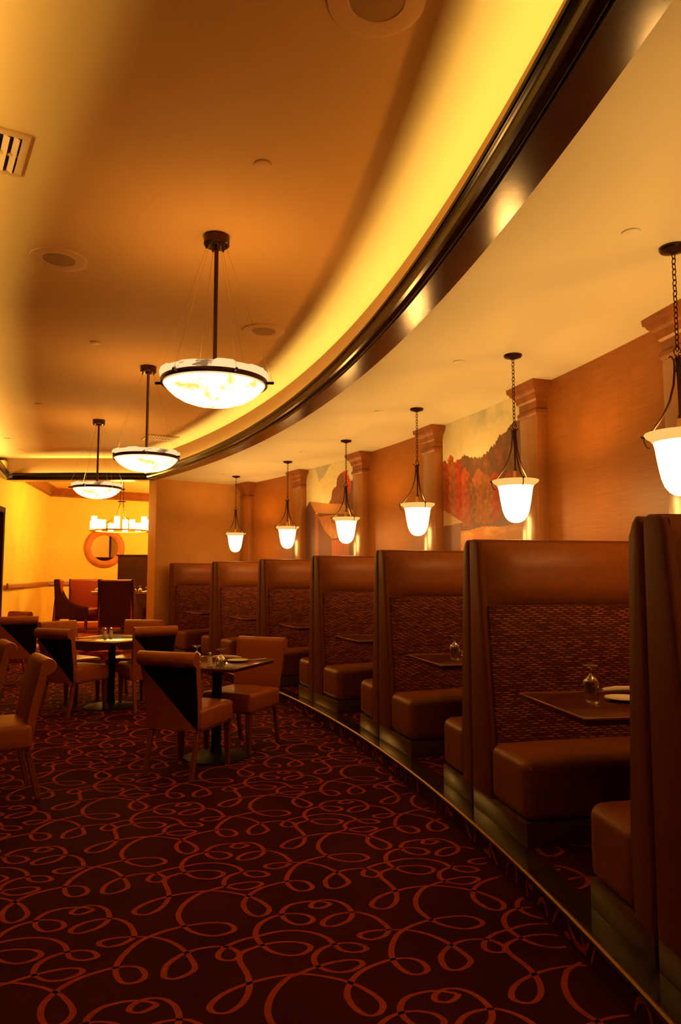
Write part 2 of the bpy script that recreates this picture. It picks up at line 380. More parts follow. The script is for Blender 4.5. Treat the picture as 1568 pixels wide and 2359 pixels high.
def strip_mesh(name, rows):
    bm = bmesh.new(); prev = None
    for p, q in rows:
        cur = (bm.verts.new(p), bm.verts.new(q))
        if prev: bm.faces.new((prev[0], cur[0], cur[1], prev[1]))
        prev = cur
    for f in bm.faces:
        f.normal_update()
        if f.normal.z < 0: f.normal_flip()
    me = bpy.data.meshes.new(name); bm.to_mesh(me); bm.free(); me.materials.append(M['strip'])
    o = bpy.data.objects.new(name, me); COL.objects.link(o); return o
rows = [(P(19.690, AS+(AE-AS)*i/90, Z_LOW+0.048), P(19.718, AS+(AE-AS)*i/90, Z_LOW+0.048)) for i in range(91)]
tag(strip_mesh('light_strip', rows), 'glowing yellow strip light hidden in the curved cove over the booths', 'light')

# left tray edge: crown, cove wall, low soffit
LIP = [(-0.62, -2.6), (-0.62, 0.3), (-0.95, 1.5), (-1.30, 2.22), (-2.05, 3.42), (-2.9, 5.0), (-3.8, 7.2), (-4.66, 9.5), (-5.36, 11.5), (-5.56, 12.08)]
bm = bmesh.new(); path_sweep(bm, LIP, [(-0.076+d, Z_LOW+z) for d, z in crown_profile()][::1] if False else [(0.076-d, Z_LOW+z) for d, z in crown_profile()])
struct(link('trim_5', bm, M['crown'], ang=30))
bm = bmesh.new(); path_sweep(bm, LIP, [(0.10, Z_LOW+0.002), (0.10, Z_LOW+0.022), (0.21, Z_LOW+0.022), (0.21, Z_MAIN+0.02), (0.27, Z_MAIN+0.02), (0.27, Z_LOW+0.002)])
struct(link('wall_cove_left', bm, M['cove'], smooth=False))
def off_path(path, o):
    path = [Vector(p) for p in path]; out = []
    for i, p in enumerate(path):
        d = (path[min(i+1, len(path)-1)]-path[max(i-1, 0)]).normalized(); out.append(p+Vector((-d.y, d.x))*o)
    return out
def dens(path, step=0.15):
    path = [Vector(p) for p in path]; out = []
    for a, b in zip(path[:-1], path[1:]):
        n = max(1, int((b-a).length/step)); out += [a+(b-a)*k/n for k in range(n)]
    return out+[path[-1]]
la, lb = off_path(LIP, 0.115), off_path(LIP, 0.150)
tag(strip_mesh('light_strip', [((*a, Z_LOW+0.048), (*b, Z_LOW+0.048)) for a, b in zip(la, lb)]), 'glowing yellow strip light hidden in the left ceiling cove', 'light')
bm = bmesh.new()
q = off_path(LIP, 0.0)
for a, b in zip(q[:-1], q[1:]):
    va = [bm.verts.new((a.x, a.y, Z_LOW)), bm.verts.new((b.x, b.y, Z_LOW)), bm.verts.new((-8, b.y, Z_LOW)), bm.verts.new((-8, a.y, Z_LOW))]
    bm.faces.new(va)
bmesh.ops.translate(bm, verts=bm.verts, vec=(-0.03, 0, 0.0))
struct(link('ceiling', bm, M['ceiling_low'], smooth=False))

# far tray edge
EA, EB = (-5.56, 12.10), (-3.10, 12.10)
bm = bmesh.new(); path_sweep(bm, [(-5.62, 12.14), (-4.33, 12.06), (-3.04, 12.14)], [(0.076-d, Z_LOW+z) for d, z in crown_profile()])
struct(link('trim_6', bm, M['crown'], ang=30))
bm = bmesh.new(); add_box(bm, (-4.33, 12.32, (Z_LOW+Z_MAIN)/2+0.01), (2.9, 0.12, Z_MAIN-Z_LOW+0.0))
struct(link('wall_cove_far', bm, M['cove'], smooth=False))
bm = bmesh.new(); add_box(bm, (-4.33, 12.26, Z_LOW+0.0), (2.60, 0.24, 0.022))
struct(link('trim_7', bm, M['soffit'], smooth=False))
tag(strip_mesh('light_strip', [((x, 12.17, Z_LOW+0.048), (x, 12.21, Z_LOW+0.048)) for x in (-5.30, -4.7, -3.9, -3.15)]), 'glowing yellow strip light hidden behind the far ceiling crown', 'light')

# main ceiling
bm = bmesh.new(); add_box(bm, (-3.3, 4.8, Z_MAIN+0.04), (9.6, 15.2, 0.08)); struct(link('ceiling', bm, M['ceiling'], smooth=False))

# booth back wall, curved, with UVs in metres
def arc_wall(name, R, a0, a1, z0, z1, m, n=120, th=0.08):
    bm = bmesh.new(); uvl = bm.loops.layers.uv.new('UVMap'); rows = []
    for i in range(n+1):
        a = a0+(a1-a0)*i/n; rows.append((a*R, bm.verts.new(P(R, a, z0)), bm.verts.new(P(R, a, z1)), bm.verts.new(P(R+th, a, z1)), bm.verts.new(P(R+th, a, z0))))
    for r0, r1 in zip(rows[:-1], rows[1:]):
        f = bm.faces.new((r0[1], r1[1], r1[2], r0[2]))
        for lp, uv in zip(f.loops, ((r0[0], z0), (r1[0], z0), (r1[0], z1), (r0[0], z1))): lp[uvl].uv = uv
        bm.faces.new((r0[3], r1[3], r1[4], r0[4]))
    return struct(link(name, bm, m, ang=60))
arc_wall('wall_right', R_WALL, AS, AE+0.01, 0.0, Z_LOW, M['wall_cloth'])
# end wall of the booth row and the pier it ends in
e0, e1 = P(19.86, 0.6535), P(21.55, 0.650)
dv = (e1-e0).normalized(); nv = Vector((-dv.y, dv.x, 0))
bm = bmesh.new(); c = [e0, e1, e1+nv*0.35, e0+nv*0.35]
add_prism(bm, [(v.x, v.y) for v in c], 0.0, Z_LOW, 'z'); struct(link('wall_end', bm, M['wall_pier'], smooth=False))
bm = bmesh.new(); c = [e0+nv*0.02, e1+nv*0.02, e1+nv*0.35, e0+nv*0.35+dv*0.02]
add_prism(bm, [(v.x, v.y) for v in c], Z_LOW, Z_MAIN+0.05, 'z'); struct(link('wall_end_upper', bm, M['wall_pier'], smooth=False))

# left wall of the main room with a door, back room walls
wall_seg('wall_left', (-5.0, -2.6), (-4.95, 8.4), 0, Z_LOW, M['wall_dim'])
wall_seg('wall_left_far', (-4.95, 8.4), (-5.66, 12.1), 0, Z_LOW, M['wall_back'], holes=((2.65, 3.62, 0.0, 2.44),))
wall_seg('wall_back_left', (-5.66, 12.1), (-6.43, 16.0), 0, 3.34, M['wall_back'])
wall_seg('wall_back', (-6.43, 16.0), (-2.2, 18.6), 0, 3.34, M['wall_back'])
wall_seg('wall_back_right', (-1.2, 18.6), (-1.2, 12.75), 0, 3.34, M['wall_back'])
wall_seg('wall_front', (-5.0, -2.5), (3.0, -2.5), 0, Z_MAIN, M['wall_dim'], th=-0.1)
bm = bmesh.new(); add_box(bm, (-4.0, 15.6, 3.37), (6.6, 6.4, 0.06)); struct(link('ceiling', bm, M['back_ceiling'], smooth=False))
bm = bmesh.new(); add_box(bm, (-3.9, 15.55, 0.175), (6.4, 6.7, 0.35)); struct(link('floor', bm, M['carpet_back'], smooth=False))
bm = bmesh.new(); add_box(bm, (-4.4, 12.05, 0.0875), (2.5, 0.3, 0.175)); struct(link('floor', bm, M['carpet_back'], smooth=False))
# crown and chair rail of the back room
CR = [(-5.66, 12.35), (-6.43, 16.0), (-2.2, 18.6)]
bm = bmesh.new(); path_sweep(bm, CR, [(0.0, 3.34), (-0.13, 3.34), (-0.13, 3.32), (-0.10, 3.29), (-0.06, 3.25), (-0.035, 3.19), (-0.02, 3.18), (-0.02, 3.15), (0.0, 3.15)])
struct(link('trim_8', bm, M['orange_wood']))
bm = bmesh.new(); path_sweep(bm, CR, [(0.0, 1.17), (-0.015, 1.17), (-0.03, 1.19), (-0.03, 1.25), (-0.02, 1.27), (0.0, 1.27)])
struct(link('trim_9', bm, M['orange_wood']))
# door in the left wall, seen edge-on at the left of the picture
p0 = Vector((-4.95, 8.4)); dd = (Vector((-5.66, 12.1))-p0).normalized(); q0 = p0+dd*2.65; q1 = p0+dd*3.62; nn = Vector((-dd.y, dd.x))
dr = thing('door_1', 'dark brown wooden door in the left wall, only its frame edge showing', 'door', (q0.x, q0.y, 0), math.atan2(dd.y, dd.x)); dr['kind'] = 'structure'
bm = bmesh.new(); add_box(bm, (0.485, 0.05, 1.215), (0.90, 0.045, 2.41), 0.004); link('door_leaf', bm, M['dark_panel'], dr)
bm = bmesh.new()
for cx_, sx_ in ((-0.02, 0.09), (0.99, 0.09)): add_box(bm, (cx_, 0.0, 1.24), (sx_, 0.14, 2.48), 0.008)
add_box(bm, (0.485, 0.0, 2.485), (1.10, 0.14, 0.09), 0.008); link('door_frame', bm, M['dark_panel'], dr)
bm = bmesh.new(); add_tube(bm, [(0.12, 0.02, 1.0), (0.12, -0.05, 1.0), (0.24, -0.05, 1.0)], 0.009); link('door_handle', bm, M['brass'], dr)

# ---------------------------------------------------------------- wall columns
COLS = [0.1165, 0.2033, 0.2890, 0.3787, 0.4640, 0.5514, 0.6350]
plc = ['in the foreground at the right edge, cropped by the frame', 'right of the autumn forest mural', 'left of the autumn forest mural',
       'right of the red barn mural', 'left of the red barn mural', 'in the corner beside the end wall']
def make_column():
    t = thing('wall_column', 'x', 'column', group='wooden wall columns between the wall panels')
    bm = bmesh.new(); add_box(bm, (-0.05, 0, 1.46), (0.10, 0.27, 2.74), 0.004); link('shaft', bm, M['column'], t)
    bm = bmesh.new()
    zz = [(2.74, 0.000), (2.76, 0.012), (2.785, 0.012), (2.80, 0.0), (2.86, 0.0), (2.875, 0.016), (2.90, 0.020), (2.93, 0.034), (2.955, 0.058), (2.975, 0.066), (2.978, 0.076), (3.018, 0.080)]
    prev = None
    for z, e in zz:
        x0, y = -0.10-e-0.002, 0.135+e+0.002
        cur = [bm.verts.new(v) for v in ((0, -y, z), (x0, -y, z), (x0, y, z), (0, y, z))]
        if prev:
            for k in range(4): bm.faces.new((prev[k], prev[(k+1) % 4], cur[(k+1) % 4], cur[k]))
        else: bm.faces.new(cur)
        prev = cur
    bm.faces.new(prev); link('capital', bm, M['orange_wood'], t, ang=25)
    return t
col0 = None
for i, a in enumerate(COLS):
    if i == 0: continue
    if col0 is None: col0 = make_column(); c = col0
    else: c = dup(col0, (0, 0, 0), 0, 'x')
    c.location = P(R_WALL, a, 0); c.location.z = Z_PLAT*0; c.rotation_euler.z = a
    c['label'] = 'square wooden wall column with moulded capital ' + plc[i-1]

# ---------------------------------------------------------------- murals
def noise2(x, y, sc, seed=0):
    rs = np.random.RandomState(seed); g = rs.rand(64, 64); out = np.zeros_like(x); amp, tot = 1.0, 0
    for o_ in range(4):
        u, v = x*sc*2**o_ + 7.3*o_, y*sc*2**o_ + 3.1*o_; i, j = np.floor(u).astype(int), np.floor(v).astype(int); fu, fv = u-i, v-j
        fu = fu*fu*(3-2*fu); fv = fv*fv*(3-2*fv); G = lambda a, b: g[a % 64, b % 64]
        out += amp*((G(i, j)*(1-fu)+G(i+1, j)*fu)*(1-fv)+(G(i, j+1)*(1-fu)+G(i+1, j+1)*fu)*fv); tot += amp; amp *= 0.55
    return out/tot
def inpoly(S, Z, poly):
    r = np.zeros(S.shape, bool); n = len(poly)
    for i in range(n):
        (x0, y0), (x1, y1) = poly[i], poly[(i+1) % n]
        c = ((y0 > Z) != (y1 > Z)) & (S < (x1-x0)*(Z-y0)/(y1-y0+1e-12)+x0); r ^= c
    return r
def mural(name, s0, s1, z0, z1, paint, label):
    ns, nz = 200, 240; Rm = R_WALL-0.006
    S, Z = np.meshgrid(np.linspace(s0, s1, ns), np.linspace(z0, z1, nz)); rgb = paint(S, Z).reshape(-1, 3)
    verts = [tuple(P(Rm, s/21.42, z)) for s, z in zip(S.ravel(), Z.ravel())]
    faces = [(j*ns+i, j*ns+i+1, (j+1)*ns+i+1, (j+1)*ns+i) for j in range(nz-1) for i in range(ns-1)]
    n0 = len(verts)     # a rim back to the wall gives the canvas its thickness
    edge = [i for i in range(ns)] + [j*ns+ns-1 for j in range(1, nz)] + [(nz-1)*ns+i for i in range(ns-2, -1, -1)] + [j*ns for j in range(nz-2, 0, -1)]
    for k in edge: verts.append(tuple(P(R_WALL-0.0005, S.ravel()[k]/21.42, Z.ravel()[k])))
    ne = len(edge); faces += [(edge[k], edge[(k+1) % ne], n0+(k+1) % ne, n0+k) for k in range(ne)]
    me = bpy.data.meshes.new(name); me.from_pydata(verts, [], faces)
    ca = me.color_attributes.new('paint', 'FLOAT_COLOR', 'POINT'); full = np.ones((len(verts), 4), np.float32)
    full[:n0, :3] = rgb; full[n0:, :3] = rgb[edge]; ca.data.foreach_set('color', full.ravel())
    me.materials.append(M['mural']); me.polygons.foreach_set('use_smooth', [True]*len(me.polygons))
    o = bpy.data.objects.new(name, me); COL.objects.link(o); tag(o, label, 'mural', 'painted murals on the booth wall'); return o
def mixc(base, mask, col):
    m = np.clip(mask, 0, 1)[..., None]; return base*(1-m)+np.array(col)*m
def blob(S, Z, cs, cz, rs, rz, n, amp=0.35):
    d = ((S-cs)/rs)**2+((Z-cz)/rz)**2; return np.clip((1+amp*(n-0.5)*2-d)*6, 0, 1)
def sky(S, Z):
    n = noise2(S, Z, 1.6, 3)
    base = np.ones(S.shape+(3,))*np.array((0.78, 0.76, 0.58)); return mixc(base, (n-0.45)*1.6, (0.86, 0.84, 0.70))
def paint1(S, Z):
    n = noise2(S, Z, 9, 1); nf = noise2(S, Z, 26, 2); nl = noise2(S, Z, 3, 5)
    c = sky(S, Z)
    c = mixc(c, np.clip(((nl-0.42)*5), 0, 1)*np.clip((Z-2.78)*6, 0, 1)*np.clip((7.5-S)*3, 0, 1)*0.75, (0.42, 0.50, 0.52))
    sk = np.interp(S, [6.3, 6.456, 6.571, 6.65, 6.73, 6.838, 6.921, 7.063, 7.179, 7.388, 7.511, 7.605, 7.831, 8.0], [2.85, 2.82, 2.80, 2.784, 2.735, 2.726, 2.652, 2.601, 2.566, 2.599, 2.65, 2.608, 2.56, 2.5])
    jag = np.abs(((S*17+noise2(S, S*0, 6, 9)*3) % 1)-0.5)*0.09*noise2(S, S*0, 4, 8)
    m = Z < sk+jag-0.02
    c = mixc(c, m.astype(float), (0.15, 0.075, 0.055)); c = mixc(c, m*np.clip((n-0.5)*3, 0, 1)*0.7, (0.26, 0.12, 0.08))
    for cs, ct, cb, r, col in [(7.06, 2.55, 2.2, 0.10, (0.22, 0.10, 0.06)), (6.80, 2.60, 2.3, 0.09, (0.24, 0.09, 0.05)), (6.676, 2.351, 1.95, 0.14, (0.42, 0.09, 0.035)), (6.50, 2.30, 1.95, 0.12, (0.30, 0.10, 0.05)),
                                (6.935, 2.379, 1.90, 0.10, (0.48, 0.06, 0.03)), (7.10, 2.366, 1.90, 0.15, (0.46, 0.17, 0.06)), (7.238, 2.451, 1.92, 0.16, (0.42, 0.15, 0.06)),
                                (7.40, 2.34, 1.88, 0.12, (0.30, 0.13, 0.06)), (7.511, 2.505, 1.90, 0.12, (0.50, 0.11, 0.04)), (7.653, 2.610, 1.95, 0.09, (0.60, 0.05, 0.02)), (7.80, 2.68, 1.9, 0.13, (0.52, 0.15, 0.05)), (7.93, 2.64, 1.9, 0.10, (0.45, 0.10, 0.04))]:
        t = np.clip((ct-Z)/(ct-cb), 0, 1); w = r*np.clip(t*5.5, 0, 1)**0.5*np.clip((1.15-t)*2.2, 0, 1)**0.5*(0.72+0.28*np.abs(np.sin(Z*31+cs*40)))*(0.6+0.75*n)
        mm = ((np.abs(S+0.05*(nf-0.5)-cs) < w) & (Z < ct) & (Z > cb)).astype(float)
        cc = np.array(col)*(0.25+0.75*nf[..., None]+0.5*np.clip((S-cs)/r*0.5+0.5, 0, 1)[..., None]*(1-0.5*t[..., None])); c = c*(1-mm[..., None])+cc*mm[..., None]
    low = np.clip((2.12-Z)*3, 0, 1)*(Z > 1.86); c = mixc(c, low*0.75, (0.17, 0.075, 0.05))
    fl = (Z < 1.865+0.01*np.sin(S*9)).astype(float)
    c = mixc(c, fl, (0.50, 0.20, 0.055)); c = mixc(c, fl*np.clip((noise2(S, Z*4, 4, 6)-0.5)*4, 0, 1), (0.66, 0.34, 0.11))
    c = mixc(c, inpoly(S, Z, [(7.98, 2.11), (7.558, 1.943), (7.98, 1.928)]).astype(float), (0.50, 0.32, 0.17))
    c = mixc(c, inpoly(S, Z, [(8.0, 1.928), (7.605, 1.939), (7.605, 1.3), (8.0, 1.3)]).astype(float), (0.22, 0.10, 0.08))
    return c*(0.93+0.14*nf[..., None])
def paint2(S, Z):
    n = noise2(S, Z, 9, 11); nf = noise2(S, Z, 26, 12); nl = noise2(S, Z, 3, 15)
    c = sky(S, Z)
    c = mixc(c, inpoly(S, Z, [(11.5, 3.1), (10.7, 3.1), (10.958, 2.98), (11.08, 2.88), (11.265, 2.80), (11.33, 2.95)])*np.clip(0.5+nl, 0, 1)*0.8, (0.38, 0.42, 0.50))
    c = mixc(c, np.clip((nl-0.45)*4, 0, 1)*(Z < 2.75)*0.5, (0.68, 0.62, 0.34))
    T = [(11.0, 2.30), (10.958, 2.451), (10.874, 2.549), (10.824, 2.664), (10.724, 2.677), (10.708, 2.771), (10.593, 2.852), (10.431, 2.84), (10.366, 2.746), (10.318, 2.679), (10.239, 2.723), (10.129, 2.748), (9.9, 2.85), (9.9, 2.2)]
    Sj, Zj = S+0.06*(n-0.5), Z+0.06*(nf-0.5)
    tm = inpoly(Sj, Zj, T).astype(float)
    c = mixc(c, tm, (0.21, 0.085, 0.055)); c = mixc(c, tm*np.clip((nf-0.5)*3, 0, 1)*0.6, (0.32, 0.11, 0.06))
    rm = inpoly(Sj, Zj, [(10.55, 2.86), (10.40, 2.86), (10.30, 2.664), (10.34, 2.52), (10.44, 2.62), (10.50, 2.76)]) | inpoly(Sj, Zj, [(10.20, 2.76), (9.9, 2.85), (9.9, 2.55), (10.14, 2.60)])
    c = mixc(c, rm*np.clip(0.3+n, 0, 1), (0.58, 0.075, 0.035))
    c = mixc(c, inpoly(S, Z, [(11.30, 2.33), (9.9, 2.24), (9.9, 1.2), (11.30, 1.2)]).astype(float), (0.20, 0.075, 0.045))
    c = mixc(c, inpoly(S, Z, [(11.562, 2.529), (10.958, 2.443), (10.495, 2.395), (10.398, 2.317), (9.9, 2.24), (9.9, 2.2), (11.369, 2.337)])*1.0, (0.50, 0.25, 0.10))
    c = mixc(c, inpoly(S, Z, [(11.75, 2.38), (11.562, 2.529), (11.37, 2.338), (11.37, 1.2), (11.75, 1.2)]).astype(float), (0.17, 0.075, 0.06))
    c = mixc(c, inpoly(S, Z, [(11.395, 2.33), (11.282, 2.322), (11.282, 1.2), (11.395, 1.2)]).astype(float), (0.40, 0.12, 0.05))
    r2 = inpoly(S, Z, [(11.282, 2.272), (10.708, 2.263), (10.35, 1.93), (10.874, 1.932), (11.09, 2.06), (11.20, 2.17)])
    c = mixc(c, r2.astype(float), (0.50, 0.20, 0.075)); c = mixc(c, r2*np.clip((n-0.5)*4, 0, 1), (0.60, 0.32, 0.12))
    sl = inpoly(S, Z, [(10.874, 1.908), (10.35, 1.894), (10.35, 1.2), (10.874, 1.2)])
    c = mixc(c, sl.astype(float), (0.52, 0.13, 0.045)); c = mixc(c, sl*(((S*14) % 1) < 0.3)*0.6, (0.22, 0.07, 0.04))
    return c*(0.9+0.2*nf[..., None])
mural('mural', 6.335, 7.965, 1.35, 3.018, paint1, 'painted wall mural of red and orange autumn trees below a dark mountain')
mural('mural', 10.085, 11.665, 1.35, 3.018, paint2, 'painted wall mural of a weathered red barn under a yellow sky')
# ================================================================ booths
def prof_cushion(y0, y1, z0, z1, r=0.035, n=5, r2=None):
    """rounded rectangle outline in (y, z)"""
    out = []
    for cx_, cz, a0 in ((y1-r, z1-r, 0), (y0+r, z1-r, 90), (y0+r, z0+r, 180), (y1-r, z0+r, 270)):
        for k in range(n+1):
            a = math.radians(a0+90*k/n); out.append((cx_+r*math.cos(a), cz+r*math.sin(a)))
    return out
BL = 1.290    # bench length from the aisle end to the wall
def make_bench(kind):
    """local x runs from the aisle end to the wall, local y is where the sitter faces; y = 0 is the seam between two backs"""
    tb, tt, ys = (0.265, 0.135, 0.675) if kind == 'A' else (0.135, 0.075, 0.475)
    g = 0.008; zt, zs = 1.6076-Z_PLAT, 0.40
    t = thing('booth_bench', 'x', 'booth bench')
    lean = lambda z: tb+(tt-tb)*max(0, (z-zs))/(zt-zs)
    bm = bmesh.new()     # leather shell: two end panels wide, raked, with a rounded top
    poly = [(g, 0.11), (tb, 0.11), (tb, zs), (tb+(tt-tb)*0.93, zt-0.07), (tt-0.006, zt-0.025), (tt-0.028, zt-0.005), (g+0.03, zt), (g+0.008, zt-0.008), (g, zt-0.03)]
    vs_ = add_prism(bm, poly, 0, BL)
    es = [e for e in bm.edges if all(abs(v.co.x) < 1e-5 for v in e.verts) and max(v.co.z for v in e.verts) > 0.12]
    bmesh.ops.bevel(bm, geom=es, offset=0.016, segments=4, affect='EDGES', profile=0.5)
    link('backrest', bm, M['leather_side'], t, ang=50)
    zh = 1.105
    bm = bmesh.new()     # woven panel
    a = [(lean(zs-0.02)-0.02, zs-0.03), (lean(zs)+0.014, zs-0.03), (lean(zh)+0.014, zh+0.01), (lean(zh)-0.02, zh+0.01)]
    add_prism(bm, a, 0.035, BL-0.01); bmesh.ops.bevel(bm, geom=[e for e in bm.edges], offset=0.004, segments=2, affect='EDGES')
    link('woven_panel', bm, M['fabric'], t)
    bm = bmesh.new()     # padded headrest: bulging grid
    nx, nz = 20, 12; z0, z1 = zh, zt-0.02; rows = []
    for j in range(nz+1):
        z = z0+(z1-z0)*j/nz; row = []
        for i in range(nx+1):
            x = 0.025+(BL-0.03)*i/nx; u, v = i/nx, j/nz
            b = (min(1, 9*u, 9*(1-u)))**0.5*(min(1, 3.6*v+0.0, 3.2*(1-v)+0.02))**0.55
            row.append(bm.verts.new((x, lean(z)-0.004+0.054*b, z)))
        rows.append(row)
    for j in range(nz):
        for i in range(nx): bm.faces.new((rows[j][i], rows[j][i+1], rows[j+1][i+1], rows[j+1][i]))
    r = bmesh.ops.extrude_edge_only(bm, edges=[e for e in bm.edges if e.is_boundary]); 
    for v in [g_ for g_ in r['geom'] if isinstance(g_, bmesh.types.BMVert)]: v.co.y -= 0.03
    link('headrest', bm, M['leather'], t, ang=60)
    bm = bmesh.new()     # seat: boxed cushion, leather down to the plinth, crowned top
    y0 = tb-0.01
    add_box(bm, ((BL-0.004)/2, (y0+ys)/2, 0.255), (BL-0.004, ys-y0, 0.29), 0.052, 6)
    bmesh.ops.subdivide_edges(bm, edges=[e for e in bm.edges if e.calc_length() > 0.2], cuts=5, use_grid_fill=True)
    for v in bm.verts:
        if v.co.z > 0.395:
            u = (v.co.x)/BL; w = (v.co.y-y0)/(ys-y0); v.co.z += 0.012*min(1, 6*u, 6*(1-u))*math.sin(PI*max(0, min(1, w)))**0.5
    link('seat', bm, M['leather'], t, ang=50)
    bm = bmesh.new(); add_box(bm, ((BL-0.012)/2+0.004, (g+ys-0.006)/2, 0.056), (BL-0.012, ys-0.012-g, 0.110), 0.002)
    link('plinth', bm, M['plinth'], t)
    return t
def set_bench(o, a, flip):
    # flip=False: faces the camera (towards smaller angles)
    o.location = P(R_DIV, a, Z_PLAT)
    rot = a
    # local +x must be radial; local +y must be -tangent for A benches, +tangent for B benches
    o.rotation_euler = (0, 0, rot)
ordn = ['nearest the camera, cut off by the right edge', 'under the autumn mural, second from the camera', 'third from the camera', 'fourth from the camera', 'fifth from the camera', 'sixth from the camera', 'last in the row against the end wall']
# A benches are built mirrored so that +x stays radial
ordn2 = ['nearest the camera', 'second from the camera', 'third from the camera', 'fourth from the camera', 'fifth from the camera', 'sixth from the camera']
def mirror_y(root):
    for ch in [x for x in COL.objects if x.parent == root]:
        bm = bmesh.new(); bm.from_mesh(ch.data)
        for v in bm.verts: v.co.y = -v.co.y
        bmesh.ops.reverse_faces(bm, faces=bm.faces); bm.to_mesh(ch.data); bm.free()
        ch.data.set_sharp_from_angle(angle=math.radians(45))
pa = make_bench('A'); mirror_y(pa); pb = make_bench('B')
for k in range(7):
    a = A0+DA*k
    o = pa if k == 0 else dup(pa, (0, 0, 0), 0, 'x'); set_bench(o, a, False)
    o['label'] = 'booth bench facing the camera, ' + ordn[k]; o['group'] = 'booth benches facing the camera'
    if k < 6:
        o = pb if k == 0 else dup(pb, (0, 0, 0), 0, 'x'); set_bench(o, a, True)
        o['label'] = 'booth bench facing away, back to back with the bench ' + ordn2[k]; o['group'] = 'booth benches facing away from the camera'

# booth tables
def make_booth_table():
    t = thing('booth_table', 'x', 'table', group='dark wooden booth tables')
    bm = bmesh.new(); add_box(bm, (0.67, 0, 0.705), (1.34, 0.632, 0.030), 0.004); link('tabletop', bm, M['table_wood'], t)
    bm = bmesh.new()
    for s in (-1, 1): add_box(bm, (0.67, s*0.318, 0.7165), (1.346, 0.006, 0.009), 0.002)
    add_box(bm, (-0.002, 0, 0.7165), (0.006, 0.642, 0.009), 0.002); link('edge_band', bm, M['table_edge'], t)
    bm = bmesh.new(); add_lathe(bm, [(0, 0.012), (0.04, 0.012), (0.034, 0.05), (0.034, 0.69), (0, 0.69)], 20, (0.78, 0, 0)); link('leg', bm, M['black_metal'], t)
    bm = bmesh.new(); add_box(bm, (0.78, 0, 0.008), (0.46, 0.30, 0.014), 0.004); link('base', bm, M['black_metal'], t)
    return t
bays = ['the nearest booth', 'the second booth from the camera', 'the third booth from the camera', 'the fourth booth from the camera', 'the fifth booth from the camera', 'the farthest booth']
bt0 = make_booth_table(); TABC = []
for k in range(6):
    a = A0+DA*(k+0.5)-0.0055; o = bt0 if k == 0 else dup(bt0, (0, 0, 0), 0, 'x')
    o.location = P(20.025, a, Z_PLAT); o.rotation_euler = (0, 0, a); TABC.append(a)
    o['label'] = 'dark polished wooden booth table in ' + bays[k]
ZT = Z_PLAT+0.7205
def goblet(loc, label, group):
    bm = bmesh.new()     # upside-down stemmed water glass
    add_lathe(bm, [(0.031, 0.0), (0.037, 0.020), (0.039, 0.040), (0.035, 0.062), (0.023, 0.076), (0.008, 0.086), (0.0045, 0.094), (0.0045, 0.112), (0.010, 0.120), (0.024, 0.127), (0.037, 0.131), (0.037, 0.133), (0.0, 0.134)], 24)
    bmesh.ops.solidify(bm, geom=bm.faces[:], thickness=0.0016)
    o = link('goblet', bm, M['glass'], loc=loc); return tag(o, label, 'glass', group)
g0 = goblet((0, 0, 0), 'x', 'upturned stemmed glasses')
def put_goblet(loc, label, first=[True]):
    if first[0]: o = g0; first[0] = False
    else: o = g0.copy(); COL.objects.link(o)
    o.location = loc; o['label'] = label; return o
bm = bmesh.new(); add_lathe(bm, [(0, 0.003), (0.048, 0.003), (0.055, 0.006), (0.080, 0.013), (0.084, 0.0145), (0.0845, 0.0125), (0.055, 0.002), (0.048, 0.0), (0, 0.0)], 40)
pl0 = link('side_plate', bm, M['white']); tag(pl0, 'x', 'plate', 'white side plates')
def put_plate(loc, label, first=[True]):
    if first[0]: o = pl0; first[0] = False
    else: o = pl0.copy(); COL.objects.link(o)
    o.location = loc; o['label'] = label; return o
bm = bmesh.new()
add_tube(bm, [(0, -0.12, 0.016), (0, -0.06, 0.019), (0, 0.05, 0.019), (0, 0.12, 0.014)], [0.012, 0.020, 0.021, 0.015], 12, flat=0.75)
add_tube(bm, [(0.022, -0.10, 0.009), (0.024, 0, 0.010), (0.02, 0.10, 0.008)], [0.006, 0.011, 0.006], 10, flat=0.7)
np0 = link('folded_napkin', bm, M['linen']); tag(np0, 'x', 'napkin', 'rolled linen napkins')
def put_napkin(loc, rz, label, first=[True]):
    if first[0]: o = np0; first[0] = False
    else: o = np0.copy(); COL.objects.link(o)
    o.location = loc; o.rotation_euler = (0, 0, rz); o['label'] = label; return o
def on_table(k, x, y):
    a = TABC[k]; b = P(20.025, a, ZT); r = Vector((math.cos(a), math.sin(a), 0)); t = Vector((-math.sin(a), math.cos(a), 0)); return b+r*x+t*y
for k in range(6):
    put_goblet(on_table(k, 0.33, 0.255) if k < 2 else on_table(k, 0.66, 0.22), 'upturned stemmed glass on the table of ' + bays[k])
    put_plate(on_table(k, 0.375 if k < 2 else 0.42, 0.04), 'white side plate on the table of ' + bays[k])
    put_napkin(on_table(k, 0.50, 0.225), TABC[k]+1.45, 'rolled linen napkin on the table of ' + bays[k])

